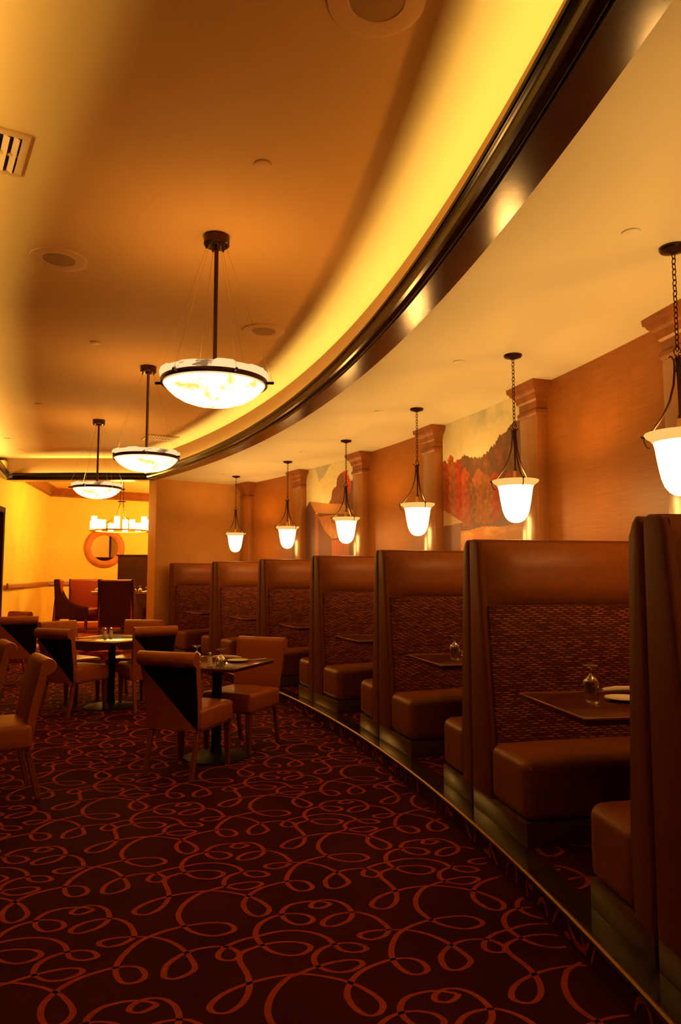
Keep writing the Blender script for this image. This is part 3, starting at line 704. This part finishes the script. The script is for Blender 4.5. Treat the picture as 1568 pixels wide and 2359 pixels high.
# ================================================================ booth pendants
def torus_link(bm, c, rot, a=0.017, b=0.010, r=0.0026, n=12):
    pts = []
    for i in range(n):
        t = 2*PI*i/n; p = Vector((b*math.sin(t), 0, a*math.cos(t))); p.rotate(Matrix.Rotation(rot, 3, 'Z')); pts.append(Vector(c)+p)
    add_tube(bm, pts, r, 6, cyc=True)
def make_pendant():
    """origin at the ceiling"""
    t = thing('pendant_lamp', 'x', 'pendant lamp', group='bell shaped pendant lamps over the booth tables')
    bm = bmesh.new(); add_lathe(bm, [(0, 0), (0.066, 0), (0.067, -0.008), (0.060, -0.018), (0.030, -0.026), (0.012, -0.034), (0, -0.036)], 28); link('canopy', bm, M['bronze'], t)
    bm = bmesh.new(); z = -0.044; i = 0
    while z > -0.515: torus_link(bm, (0, 0, z), (PI/2)*(i % 2)+0.4); z -= 0.0275; i += 1
    link('chain', bm, M['bronze'], t)
    bm = bmesh.new(); torus_link(bm, (0, 0, -0.530), 0.3, 0.024, 0.022, 0.003, 18)
    add_lathe(bm, [(0, -0.548), (0.012, -0.552), (0.017, -0.565), (0.012, -0.578), (0.010, -0.600), (0.015, -0.618), (0.009, -0.634), (0.007, -0.70), (0.0065, -0.84), (0.012, -0.846), (0.012, -0.862), (0, -0.866)], 16)
    link('hub', bm, M['bronze'], t)
    bm = bmesh.new(); add_lathe(bm, [(0, -0.862), (0.014, -0.862), (0.016, -0.90), (0.020, -0.935), (0, -0.94)], 14); link('socket', bm, M['brass'], t)
    for k in range(3):
        bm = bmesh.new(); a = 2*PI*k/3+0.35; ca, sa = math.cos(a), math.sin(a)
        prof = [(0.040, -0.553), (0.034, -0.545), (0.026, -0.552), (0.018, -0.575), (0.017, -0.62), (0.024, -0.69), (0.045, -0.77), (0.080, -0.84), (0.125, -0.898), (0.160, -0.930), (0.182, -0.935), (0.186, -0.925)]
        add_tube(bm, [(r*ca, r*sa, z) for r, z in prof], [0.004]*4+[0.0055]*7+[0.004], 8)
        add_tube(bm, [(0.170*ca, 0.170*sa, -0.932), (0.174*ca, 0.174*sa, -0.955), (0.160*ca, 0.160*sa, -0.985), (0.142*ca, 0.142*sa, -0.992)], 0.0035, 6)
        link('arm', bm, M['bronze'], t)
    # bell glass: lip and body
    bm = bmesh.new(); lip = [(0.128, -0.976), (0.138, -0.962), (0.158, -0.948), (0.166, -0.936), (0.1655, -0.931), (0.160, -0.930), (0.134, -0.940), (0.122, -0.960), (0.120, -0.974)]
    add_lathe(bm, lip, 48); link('glass_lip', bm, M['pend_lip'], t, ang=80)
    bm = bmesh.new(); body = [(0.126, -0.974), (0.119, -1.00), (0.112, -1.05), (0.104, -1.10), (0.094, -1.15), (0.080, -1.19), (0.060, -1.218), (0.035, -1.234), (0, -1.240)]
    add_lathe(bm, body, 40); bmesh.ops.solidify(bm, geom=bm.faces[:], thickness=0.004); link('glass_bell', bm, M['pend_glass'], t, ang=80)
    ld = bpy.data.lights.new('bulb', 'POINT'); ld.energy = PEND_W; ld.color = WARM; ld.shadow_soft_size = 0.035
    lo = bpy.data.objects.new('bulb', ld); COL.objects.link(lo); lo.parent = t; lo.location = (0, 0, -1.015)
    return t
pn0 = make_pendant()
pw = ['right edge of the picture, over the nearest booth', 'right of the autumn mural, over the second booth', 'left of the autumn mural, over the third booth', 'in front of the red barn mural, over the fourth booth', 'left of the red barn mural, over the fifth booth', 'in front of the tan end wall, over the farthest booth']
PP = [(1.436, 3.472), (1.2645, 5.2106), (0.7298, 6.915), None, None, None]
for k in range(6):
    o = pn0 if k == 0 else dup(pn0, (0, 0, 0), 0, 'x')
    a = A0+DA*(k+0.5); o.location = P(20.787, a, Z_LOW); o.rotation_euler = (0, 0, 0.25*k)
    o['label'] = 'lit white glass pendant lamp, ' + pw[k]

o = dup(pn0, P(20.787, A0-DA*0.5, Z_LOW), 0.5, 'added pendant lamp repeating the row unseen beside the camera, to brighten the low ceiling')  # extra out-of-view pendant, added to lift the near low ceiling's brightness

# ================================================================ alabaster bowl chandeliers
def make_bowl():
    t = thing('bowl_chandelier', 'x', 'chandelier', group='alabaster bowl chandeliers under the main ceiling')
    bm = bmesh.new(); add_lathe(bm, [(0, 0), (0.074, 0), (0.076, -0.006), (0.076, -0.052), (0.070, -0.058), (0.030, -0.060), (0.024, -0.075), (0, -0.075)], 32)
    for k in range(6):
        a = 2*PI*k/6+0.3; add_lathe(bm, [(0, -0.056), (0.009, -0.056), (0.006, -0.070), (0, -0.076)], 10, (0.060*math.cos(a), 0.060*math.sin(a), 0))
    link('canopy', bm, M['bronze'], t)
    bm = bmesh.new(); add_lathe(bm, [(0, -0.07), (0.0125, -0.07), (0.0125, -0.95), (0.03, -0.955), (0.03, -0.975), (0, -0.975)], 16); link('stem', bm, M['bronze'], t)
    zr = -0.885
    for k in range(6):
        a = 2*PI*k/6+0.3; bm = bmesh.new()
        add_tube(bm, [(0.060*math.cos(a), 0.060*math.sin(a), -0.072), (0.338*math.cos(a), 0.338*math.sin(a), zr+0.005)], 0.0011, 6); link('cable', bm, M['steel'], t)
    bm = bmesh.new()
    add_lathe(bm, [(0.292, zr-0.012), (0.306, zr-0.014), (0.308, zr), (0.306, zr+0.013), (0.292, zr+0.014), (0.290, zr)], 72)
    # close the ring
    for k in range(6):
        a = 2*PI*k/6+0.3; add_tube(bm, [(0.300*math.cos(a), 0.300*math.sin(a), zr), (0.345*math.cos(a), 0.345*math.sin(a), zr)], 0.0085, 8)
    link('ring', bm, M['bronze'], t)
    bm = bmesh.new(); N = 96
    rim = [(0.290, -0.905), (0.300, -0.880), (0.311, -0.850), (0.314, -0.832), (0.306, -0.830), (0.290, -0.870), (0.280, -0.900)]
    add_lathe(bm, [(r, z) for r, z in rim], N)
    rnd = random.Random(3)
    jit = [rnd.uniform(-0.006, 0.006) for _ in range(N)]
    for v in bm.verts:
        if v.co.z > -0.86:
            i = int(round(math.atan2(v.co.y, v.co.x)/(2*PI)*N)) % N; v.co.z += jit[i//5*5 % N]*1.0
    link('bowl_rim', bm, M['bowl_rim'], t, ang=30)
    bm = bmesh.new(); dish = [(0.291, -0.893), (0.270, -0.925), (0.235, -0.957), (0.190, -0.984), (0.135, -1.004), (0.07, -1.016), (0.0, -1.020)]
    add_lathe(bm, dish, 64); bmesh.ops.solidify(bm, geom=bm.faces[:], thickness=0.008); link('bowl', bm, M['bowl'], t, ang=70)
    ld = bpy.data.lights.new('bulb', 'POINT'); ld.energy = BOWL_W; ld.color = WARM; ld.shadow_soft_size = 0.07
    lo = bpy.data.objects.new('bulb', ld); COL.objects.link(lo); lo.parent = t; lo.location = (0.05, 0, -0.90)
    return t
bw0 = make_bowl()
for k, (x, y, l) in enumerate([(-0.732, 4.132, 'large bowl chandelier of lit alabaster nearest the camera'), (-1.844, 6.817, 'lit alabaster bowl chandelier in the middle of the row of three'), (-3.116, 9.218, 'farthest and smallest looking of the three lit alabaster bowl chandeliers')]):
    o = bw0 if k == 0 else dup(bw0, (0, 0, 0), 0, 'x'); o.location = (x, y, Z_MAIN); o.rotation_euler = (0, 0, (-0.3, 0.5, 0.1)[k]); o['label'] = l

# ================================================================ ceiling fittings
def ceiling_speaker(loc, label):
    t = thing('ceiling_speaker', label, 'ceiling speaker', loc, 0, 'round ceiling speakers')
    bm = bmesh.new(); add_lathe(bm, [(0.095, -0.002), (0.100, -0.007), (0.160, -0.011), (0.172, -0.008), (0.174, 0.0), (0.095, 0.0)], 48); link('trim_ring', bm, M['grille'], t)
    bm = bmesh.new(); add_lathe(bm, [(0, -0.009), (0.06, -0.008), (0.097, -0.004), (0.097, 0.0), (0, 0.0)], 40); link('mesh_cover', bm, M['speaker_mesh'], t)
    return t
ceiling_speaker((-1.787, 4.439, Z_MAIN), 'round ceiling speaker left of the nearest bowl chandelier')
ceiling_speaker((-0.630, 5.789, Z_MAIN), 'round ceiling speaker right of the nearest bowl chandelier')
ceiling_speaker((0.127, 2.358, Z_MAIN), 'round ceiling speaker cut off by the top edge')
bm = bmesh.new(); add_lathe(bm, [(0, -0.010), (0.036, -0.010), (0.043, -0.006), (0.044, 0.0), (0, 0.0)], 32)
dk = link('sprinkler_cover', bm, M['grille'])
dl = [(-0.379, 3.377, Z_MAIN, 'between the top speaker and the nearest bowl chandelier'), (-2.111, 6.088, Z_MAIN, 'left of the middle chandelier stem'), (-3.525, 8.339, Z_MAIN, 'left of the farthest chandelier canopy'),
      (-4.881, 10.465, Z_MAIN, 'near the left edge of the main ceiling'), (-5.10, 11.40, Z_MAIN, 'in the far left corner of the main ceiling'),
      (1.375, 3.303, Z_LOW, 'on the low ceiling beside the nearest pendant'), (0.900, 5.384, Z_LOW, 'on the low ceiling left of the second pendant'), (0.383, 7.064, Z_LOW, 'on the low ceiling left of the third pendant'),
      (-0.498, 9.447, Z_LOW, 'on the low ceiling left of the fourth pendant'), (-1.860, 11.494, Z_LOW, 'on the low ceiling at its far end')]
for i, (x, y, z, w) in enumerate(dl):
    o = dk if i == 0 else dk.copy()
    if i: COL.objects.link(o)
    if z == Z_LOW:
        if i == 5: dk_low = dk.data.copy(); dk_low.materials[0] = M['white_paint']
        o.data = dk_low
    o.location = (x, y, z); tag(o, 'small round sprinkler cover ' + w, 'sprinkler cover', 'round sprinkler covers in the ceilings')
# air grilles
def air_grille(c, rz, w, l, rows, n, label):
    t = thing('air_grille', label, 'air vent', (c[0], c[1], Z_MAIN), rz, 'ceiling air grilles')
    bm = bmesh.new(); e = 0.035
    for (x, y, sx, sy) in ((0, l/2-e/2, w, e), (0, -l/2+e/2, w, e), (w/2-e/2, 0, e, l-2*e), (-w/2+e/2, 0, e, l-2*e)): add_box(bm, (x, y, -0.006), (sx, sy, 0.012), 0.002)
    for r in range(1, rows): add_box(bm, (0, -l/2+l*r/rows, -0.006), (w-2*e, 0.022, 0.012))
    link('grille_frame', bm, M['grille'], t)
    bm = bmesh.new(); add_box(bm, (0, 0, -0.0012), (w-2*e, l-2*e, 0.002)); link('backing', bm, M['vent_dark'], t)
    for i in range(n):
        bm = bmesh.new(); x = -w/2+e+(w-2*e)*(i+0.5)/n
        add_box(bm, (x, 0, -0.010), (0.030, l-2*e-0.004, 0.003), rot=Matrix.Rotation(math.radians(28), 3, 'Y')); link('louvre', bm, M['grille'], t)
    return t
air_grille((-1.775, 3.155), 0.538, 0.62, 0.392, 2, 13, 'square louvred air grille at the left edge of the main ceiling')
air_grille((-2.63, 10.46), 0.45, 0.46, 0.46, 2, 9, 'louvred air grille on the far part of the main ceiling')

# ================================================================ dining chairs
def loft(bm, rows):
    R_ = [[bm.verts.new(p) for p in r] for r in rows]
    for a, b in zip(R_[:-1], R_[1:]):
        n = len(a)
        for k in range(n): bm.faces.new((a[k], a[(k+1) % n], b[(k+1) % n], b[k]))
    bm.faces.new(R_[0][::-1]); bm.faces.new(R_[-1])
def make_chair():
    """origin on the floor, sitter faces +y"""
    t = thing('dining_chair', 'x', 'chair', group='leather dining chairs with black triangular back panels')
    bm = bmesh.new()     # seat: deep upholstered box, crowned
    add_box(bm, (0, 0.005, 0.395), (0.465, 0.47, 0.15), 0.030, 4)
    bmesh.ops.subdivide_edges(bm, edges=[e for e in bm.edges if e.calc_length() > 0.15], cuts=4, use_grid_fill=True)
    for v in bm.verts:
        if v.co.z > 0.455: v.co.z += 0.016*(1-(v.co.x/0.24)**2)*(1-((v.co.y)/0.25)**2)
    link('seat', bm, M['chair_leather'], t, ang=50)
    # back: slab that flares wider to the top and rolls backwards
    yb = lambda z: -0.205-0.10*((z-0.32)/0.55)**1.3
    wb = lambda z: 0.205+0.026*((z-0.32)/0.55)
    prof = []
    zs_ = [0.32, 0.40, 0.50, 0.60, 0.70, 0.78]
    front = [(yb(z)+0.028, z) for z in zs_]
    rc = (yb(0.815)-0.022, 0.822); rr = 0.050
    arc = [(rc[0]+rr*math.cos(math.radians(a)), rc[1]+rr*math.sin(math.radians(a))) for a in (20, 45, 70, 90, 115, 140, 165, 190, 215, 240, 262)]
    back = [(yb(z)-0.028, z) for z in reversed(zs_[:-1])]
    outline = front + arc + [(yb(0.765)-0.026, 0.765)] + back
    bm = bmesh.new(); rows = []
    for s in (-1, -0.96, 0.96, 1):
        k = 0.965 if abs(s) == 1 else 1.0
        cy = sum(p[0] for p in outline)/len(outline)
        rows.append([(s*wb(z), y if k == 1 else y+(yb(z)-y)*0.10, z) for y, z in outline])
    loft(bm, rows); link('backrest', bm, M['chair_leather'], t, ang=45)
    # dark triangle let into the rear of the back (seen from behind: across the top, down the right side)
    bm = bmesh.new(); fr = []
    n = 14; vz = [0.325+(0.765-0.325)*i/n for i in range(n+1)]; prev = None
    for z in vz:
        tt = (z-0.325)/(0.765-0.325); w = wb(z)-0.006; xl = w - 2*w*tt**0.9 if tt < 1 else -w
        y = yb(z)-0.0295
        cur = (bm.verts.new((w, y, z)), bm.verts.new((xl+0.0, y, z)), bm.verts.new((xl, y+0.004, z)), bm.verts.new((w, y+0.004, z)))
        if prev:
            for k in range(4): bm.faces.new((prev[k], prev[(k+1) % 4], cur[(k+1) % 4], cur[k]))
        prev = cur
    link('back_panel', bm, M['dark_fabric'], t, smooth=False)
    # piping under the seat
    bm = bmesh.new(); add_tube(bm, [(x, y, 0.324) for x, y in ((-0.226, -0.215), (-0.226, 0.235), (0.226, 0.235), (0.226, -0.215))], 0.004, 6, cyc=True); link('piping', bm, M['leather_side'], t)
    for sx in (-1, 1):
        bm = bmesh.new(); loft(bm, [[(sx*0.200+a*0.014, 0.208+b*0.014, 0.0) for a, b in ((-1, -1), (1, -1), (1, 1), (-1, 1))], [(sx*0.198+a*0.024, 0.205+b*0.024, 0.33) for a, b in ((-1, -1), (1, -1), (1, 1), (-1, 1))]])
        bmesh.ops.bevel(bm, geom=bm.edges[:], offset=0.003, segments=2, affect='EDGES'); link('leg', bm, M['leg_wood'], t)
        bm = bmesh.new(); loft(bm, [[(sx*0.185+a*0.015, y+b*0.017, z) for a, b in ((-1, -1), (1, -1), (1, 1), (-1, 1))] for y, z in ((-0.285, 0.0), (-0.262, 0.10), (-0.235, 0.21), (-0.205, 0.33))])
        bmesh.ops.bevel(bm, geom=[e for e in bm.edges], offset=0.003, segments=1, affect='EDGES'); link('leg', bm, M['leg_wood'], t)
    return t
ch0 = make_chair(); first_chair = [True]
def put_chair(x, y, face, label):
    """face = direction the sitter looks (dx, dy)"""
    rz = math.atan2(face[1], face[0])-PI/2
    if first_chair[0]: o = ch0; first_chair[0] = False; o.location = (x, y, 0.001); o.rotation_euler = (0, 0, rz); o['label'] = label
    else: o = dup(ch0, (x, y, 0.001), rz, label)
    return o
put_chair(-1.10, 5.42, (0.33, 0.94), 'leather dining chair seen from behind at the near square table, black triangle on its back')
put_chair(-0.81, 6.07, (-0.42, -0.90), 'leather dining chair facing the camera across the near square table')
put_chair(-2.74, 7.63, (0.42, 0.91), 'leather dining chair seen from behind, at the near left side of the middle table')
put_chair(-2.10, 7.92, (-0.54, 0.84), 'leather dining chair turned away on the right side of the middle table')
put_chair(-3.05, 8.36, (0.80, -0.60), 'leather dining chair behind the left side of the middle table, facing right')
put_chair(-2.40, 8.50, (-0.12, -1.0), 'leather dining chair facing the camera on the far side of the middle table')
put_chair(-2.24, 4.70, (-0.84, -0.54), 'leather dining chair seen from the side at the left edge, nearest the camera')
put_chair(-2.98, 5.80, (-0.84, -0.54), 'leather dining chair cut by the left edge, only its rolled back in view')
put_chair(-4.28, 9.80, (-0.35, 0.94), 'leather dining chair seen from behind by the far left wall, narrow black triangle')
put_chair(-4.90, 10.57, (-0.50, -0.87), 'small looking reddish dining chair farthest back against the yellow left wall')

def pedestal_table(name, cx, cy, rz, size, zt, round_base, label, leaves=False, R=0.26, z0=0.0):
    t = thing(name, label, 'table', (cx, cy, z0), rz)
    bm = bmesh.new()
    h = size/2
    add_box(bm, (0, 0, zt-0.014), (size, size, 0.028), 0.004)
    link('tabletop', bm, M['table_wood'], t)
    bm = bmesh.new()
    for k in range(4):
        r = Matrix.Rotation(k*PI/2, 3, 'Z'); add_box(bm, r @ Vector((0, h+0.001, zt-0.0045)), (size+0.008, 0.006, 0.010), 0.002, rot=r)
    link('edge_band', bm, M['table_edge'], t)
    if leaves:
        for k in range(4):
            bm = bmesh.new(); r = Matrix.Rotation(k*PI/2, 3, 'Z')
            poly = [(-h*0.86, 0.0), (h*0.86, 0.0), (h*0.74, -0.045), (0, -0.075), (-h*0.74, -0.045)]
            add_prism(bm, [(x, z+zt-0.034) for x, z in poly], h-0.03, h-0.012, 'y'); bmesh.ops.rotate(bm, verts=bm.verts, cent=(0, 0, 0), matrix=r); link('folded_leaf', bm, M['table_wood'], t)
    bm = bmesh.new(); add_lathe(bm, [(0, 0.03), (0.055, 0.03), (0.042, 0.06), (0.038, 0.10), (0.038, zt-0.06), (0.07, zt-0.035), (0.07, zt-0.028), (0, zt-0.028)], 24); link('pedestal', bm, M['black_metal'], t)
    bm = bmesh.new()
    add_lathe(bm, [(0, 0.001), (R, 0.001), (R, 0.008), (R*0.92, 0.018), (R*0.4, 0.034), (0.05, 0.045), (0, 0.045)], 40); link('base', bm, M['black_metal'], t)
    return t
ta = math.atan2(0.93, 0.36)-PI/2
pedestal_table('pedestal_table', -0.965, 5.76, ta, 0.66, 0.725, True, 'square dark pedestal table with glasses in the middle of the near carpet', R=0.245)
pedestal_table('pedestal_table', -2.47, 7.94, ta-0.06, 0.78, 0.725, True, 'square pedestal table with folded leaves between four chairs, round base', leaves=True, R=0.27)
pedestal_table('pedestal_table', -2.60, 4.60, PI/4, 0.66, 0.725, True, 'dark table at the left edge with only its corner in view', R=0.26)
pedestal_table('pedestal_table', -4.88, 10.02, 0.1, 0.56, 0.725, True, 'dark table at the far left beside the yellow wall, mostly out of view', R=0.26)
Z2 = 0.726
put_goblet((-0.887, 5.45, Z2), 'upturned stemmed glass at the near edge of the near square table')
put_goblet((-1.115, 5.70, Z2), 'upturned stemmed glass behind the black-backed chair on the near square table')
put_plate((-0.81, 5.80, Z2), 'white side plate on the near square table')
put_napkin((-0.92, 5.95, Z2), 1.35, 'rolled linen napkin on the near square table')
bm = bmesh.new(); add_box(bm, (0, 0, 0.004), (0.014, 0.075, 0.003), 0.001); add_tube(bm, [(0, 0.03, 0.005), (0, 0.12, 0.006)], 0.003, 6)
tag(link('table_knife', bm, M['steel'], loc=(-0.70, 5.88, Z2), rotz=-1.0), 'steel knife by the plate on the near square table', 'knife')
def shaker(loc, label):
    t = thing('salt_shaker', label, 'shaker', loc, 0, 'glass salt shakers')
    bm = bmesh.new(); add_lathe(bm, [(0, 0.0), (0.021, 0.0), (0.022, 0.01), (0.018, 0.05), (0.015, 0.075), (0, 0.075)], 12); link('jar', bm, M['salt'], t)
    bm = bmesh.new(); add_lathe(bm, [(0.016, 0.075), (0.017, 0.09), (0.012, 0.101), (0, 0.104)], 16); link('lid', bm, M['steel'], t)
shaker((-0.975, 5.49, Z2), 'glass salt shaker with steel lid on the near square table')
shaker((-2.58, 8.03, Z2), 'glass salt shaker with steel lid on the middle table')
shaker((-2.53, 8.08, Z2), 'glass pepper shaker beside the salt shaker on the middle table')

# ================================================================ back room
FZ = 0.35
def make_armchair():
    t = thing('arm_chair', 'x', 'armchair', group='red leather armchairs around the back room table')
    bm = bmesh.new(); add_box(bm, (0, -0.245, 0.56), (0.60, 0.085, 0.84), 0.03, 3, rot=Matrix.Rotation(math.radians(-4), 3, 'X')); link('backrest', bm, M['leather_red'], t)
    bm = bmesh.new(); add_box(bm, (0, -0.296, 0.56), (0.54, 0.008, 0.78), 0.003, 1, rot=Matrix.Rotation(math.radians(-4), 3, 'X')); link('back_panel', bm, M['maroon_fabric'], t)
    bm = bmesh.new(); add_box(bm, (0, 0.03, 0.35), (0.54, 0.52, 0.15), 0.035, 3); link('seat', bm, M['leather_red'], t)
    for s in (-1, 1):
        top = [(-0.315, 0.985), (-0.225, 0.985), (-0.21, 0.90), (-0.185, 0.78), (-0.15, 0.68), (-0.10, 0.60), (-0.03, 0.535), (0.06, 0.490), (0.16, 0.465), (0.27, 0.455), (0.285, 0.44), (0.285, 0.26), (-0.265, 0.26)]
        bm = bmesh.new(); add_prism(bm, top, s*0.295-0.022, s*0.295+0.022); bmesh.ops.bevel(bm, geom=bm.edges[:], offset=0.010, segments=2, affect='EDGES'); link('arm', bm, M['maroon_fabric'], t)
        for y, q in ((0.25, 0), (-0.25, -0.04)):
            bm = bmesh.new(); loft(bm, [[(s*0.27+a*0.015, y+q+b*0.015, 0) for a, b in ((-1, -1), (1, -1), (1, 1), (-1, 1))], [(s*0.27+a*0.022, y+b*0.024, 0.27) for a, b in ((-1, -1), (1, -1), (1, 1), (-1, 1))]]); link('leg', bm, M['leg_wood'], t)
    return t
ac0 = make_armchair()
for i, (x, y, f_, l) in enumerate([(-3.97, 13.17, (0.0, 1), 'red armchair seen from straight behind with a flat maroon back, in the back room'),
                                   (-5.03, 13.70, (0.95, 0.30), 'red armchair seen side-on at the left of the back room table, arms sloping down'),
                                   (-5.02, 14.42, (0.42, -1), 'red armchair facing the camera behind the back room table'),
                                   (-3.42, 13.95, (-1, -0.1), 'red armchair at the right of the back room table, half hidden by the pier')]):
    rz = math.atan2(f_[1], f_[0])-PI/2
    o = ac0 if i == 0 else dup(ac0, (0, 0, 0), 0, 'x'); o.location = (x, y, FZ); o.rotation_euler = (0, 0, rz); o['label'] = l
t = thing('pedestal_table', 'round dark dining table set with glasses in the raised back room', 'table', (-4.09, 13.85, FZ))
bm = bmesh.new(); add_lathe(bm, [(0, 0.70), (0.60, 0.70), (0.61, 0.715), (0.60, 0.73), (0, 0.73)], 48); link('tabletop', bm, M['table_wood'], t)
bm = bmesh.new(); add_lathe(bm, [(0, 0.04), (0.07, 0.04), (0.05, 0.10), (0.05, 0.66), (0.12, 0.70), (0, 0.70)], 24); link('pedestal', bm, M['black_metal'], t)
bm = bmesh.new(); add_lathe(bm, [(0, 0.001), (0.34, 0.001), (0.34, 0.012), (0.10, 0.045), (0, 0.045)], 32); link('base', bm, M['black_metal'], t)
ZB = FZ+0.731
for x, y, w in ((-4.58, 13.72, 'left of the maroon chair back'), (-3.84, 13.60, 'right of the maroon chair back'), (-3.76, 13.68, 'next to the pier, rightmost'), (-4.45, 14.1, 'at the far side')): put_goblet((x, y, ZB), 'upturned stemmed glass on the back room table, ' + w)
for x, y, r, w in ((-4.53, 13.60, 1.5, 'at its left end'), (-3.64, 13.80, 1.4, 'at its right end')): put_napkin((x, y, ZB), r, 'rolled linen napkin on the back room table ' + w)
# candle ring chandelier
t = thing('candle_chandelier', 'ring chandelier of glowing frosted glass cylinders in the yellow back room', 'chandelier', (-4.09, 13.5, 3.34))
bm = bmesh.new(); add_lathe(bm, [(0, 0), (0.075, 0), (0.07, -0.02), (0.012, -0.03), (0, -0.03)], 24); link('canopy', bm, M['bronze'], t)
bm = bmesh.new()
for k in (-1, 1): add_tube(bm, [(0.022*k, 0, -0.02), (0.03*k, 0, -0.55)], 0.006, 8)
add_lathe(bm, [(0, -0.55), (0.07, -0.55), (0.07, -0.575), (0, -0.575)], 20)
for k in range(4):
    a = PI/4+k*PI/2; add_tube(bm, [(0.03*math.cos(a), 0.03*math.sin(a), -0.56), (0.10*math.cos(a), 0.10*math.sin(a), -0.85), (0.50*math.cos(a), 0.50*math.sin(a), -1.105)], 0.006, 8)
link('stem', bm, M['bronze'], t)
bm = bmesh.new(); add_lathe(bm, [(0.46, -1.12), (0.56, -1.12), (0.56, -1.10), (0.46, -1.10), (0.46, -1.12)], 56); link('ring', bm, M['brass'], t)
rnd = random.Random(5)
for k in range(12):
    a = 2*PI*k/12+0.15; h_ = (0.16, 0.22, 0.17, 0.24)[k % 4]; bm = bmesh.new()
    add_lathe(bm, [(0, -1.098), (0.050, -1.098), (0.050, -1.098+h_), (0, -1.098+h_)], 20, (0.51*math.cos(a), 0.51*math.sin(a), 0)); link('candle_glass', bm, M['candle'], t, ang=50)
ld = bpy.data.lights.new('bulb', 'POINT'); ld.energy = BACK_W; ld.color = (1.0, 0.55, 0.09); ld.shadow_soft_size = 0.25
lo = bpy.data.objects.new('bulb', ld); COL.objects.link(lo); lo.parent = t; lo.location = (0, 0, -0.80)
dup(t, (-2.7, 15.9, 3.34), 0.4, 'added copy of the ring chandelier, unseen behind the pier, to brighten the back room')  # invented unseen lamp, added to spread more light over the back room walls
# round mirror on the back wall
wd = (Vector((-2.2, 18.6))-Vector((-6.43, 16.0))).normalized(); wr = math.atan2(wd.y, wd.x)
mp_ = Vector((-6.43, 16.0))+wd*1.20
t = thing('round_mirror', 'round wall mirror in a wide orange wooden ring frame', 'mirror', (mp_.x, mp_.y, 2.03), wr)
bm = bmesh.new(); add_lathe(bm, [(0.29, 0.0), (0.30, 0.035), (0.36, 0.055), (0.42, 0.045), (0.455, 0.02), (0.46, 0.0)], 56); bmesh.ops.rotate(bm, verts=bm.verts, cent=(0, 0, 0), matrix=Matrix.Rotation(PI/2, 3, 'X')); link('frame', bm, M['mirror_wood'], t)
bm = bmesh.new(); add_lathe(bm, [(0, 0.016), (0.30, 0.014), (0.30, 0.0), (0, 0.0)], 56); bmesh.ops.rotate(bm, verts=bm.verts, cent=(0, 0, 0), matrix=Matrix.Rotation(PI/2, 3, 'X')); link('mirror_pane', bm, M['mirror'], t)
# dark serving cabinet
t = thing('serving_cabinet', 'tall dark brown cabinet standing behind the back room table beside the pier', 'cabinet', (-4.02, 15.45, FZ), 0.05)
bm = bmesh.new(); add_box(bm, (0, 0, 0.74), (1.30, 0.42, 1.44), 0.006); add_box(bm, (0, 0, 1.475), (1.36, 0.46, 0.03), 0.004); link('body', bm, M['dark_panel'], t)
for s in (-1, 1):
    bm = bmesh.new(); add_box(bm, (s*0.32, -0.22, 0.74), (0.60, 0.02, 1.36), 0.004); d = link('door', bm, M['dark_panel'], t)
    bm = bmesh.new(); add_lathe(bm, [(0, 0), (0.012, 0), (0.014, 0.02), (0, 0.025)], 12, (0, 0, 0)); bmesh.ops.rotate(bm, verts=bm.verts, cent=(0, 0, 0), matrix=Matrix.Rotation(PI/2, 3, 'X')); bmesh.ops.translate(bm, verts=bm.verts, vec=(s*0.05, -0.23, 0.8)); link('knob', bm, M['brass'], d)
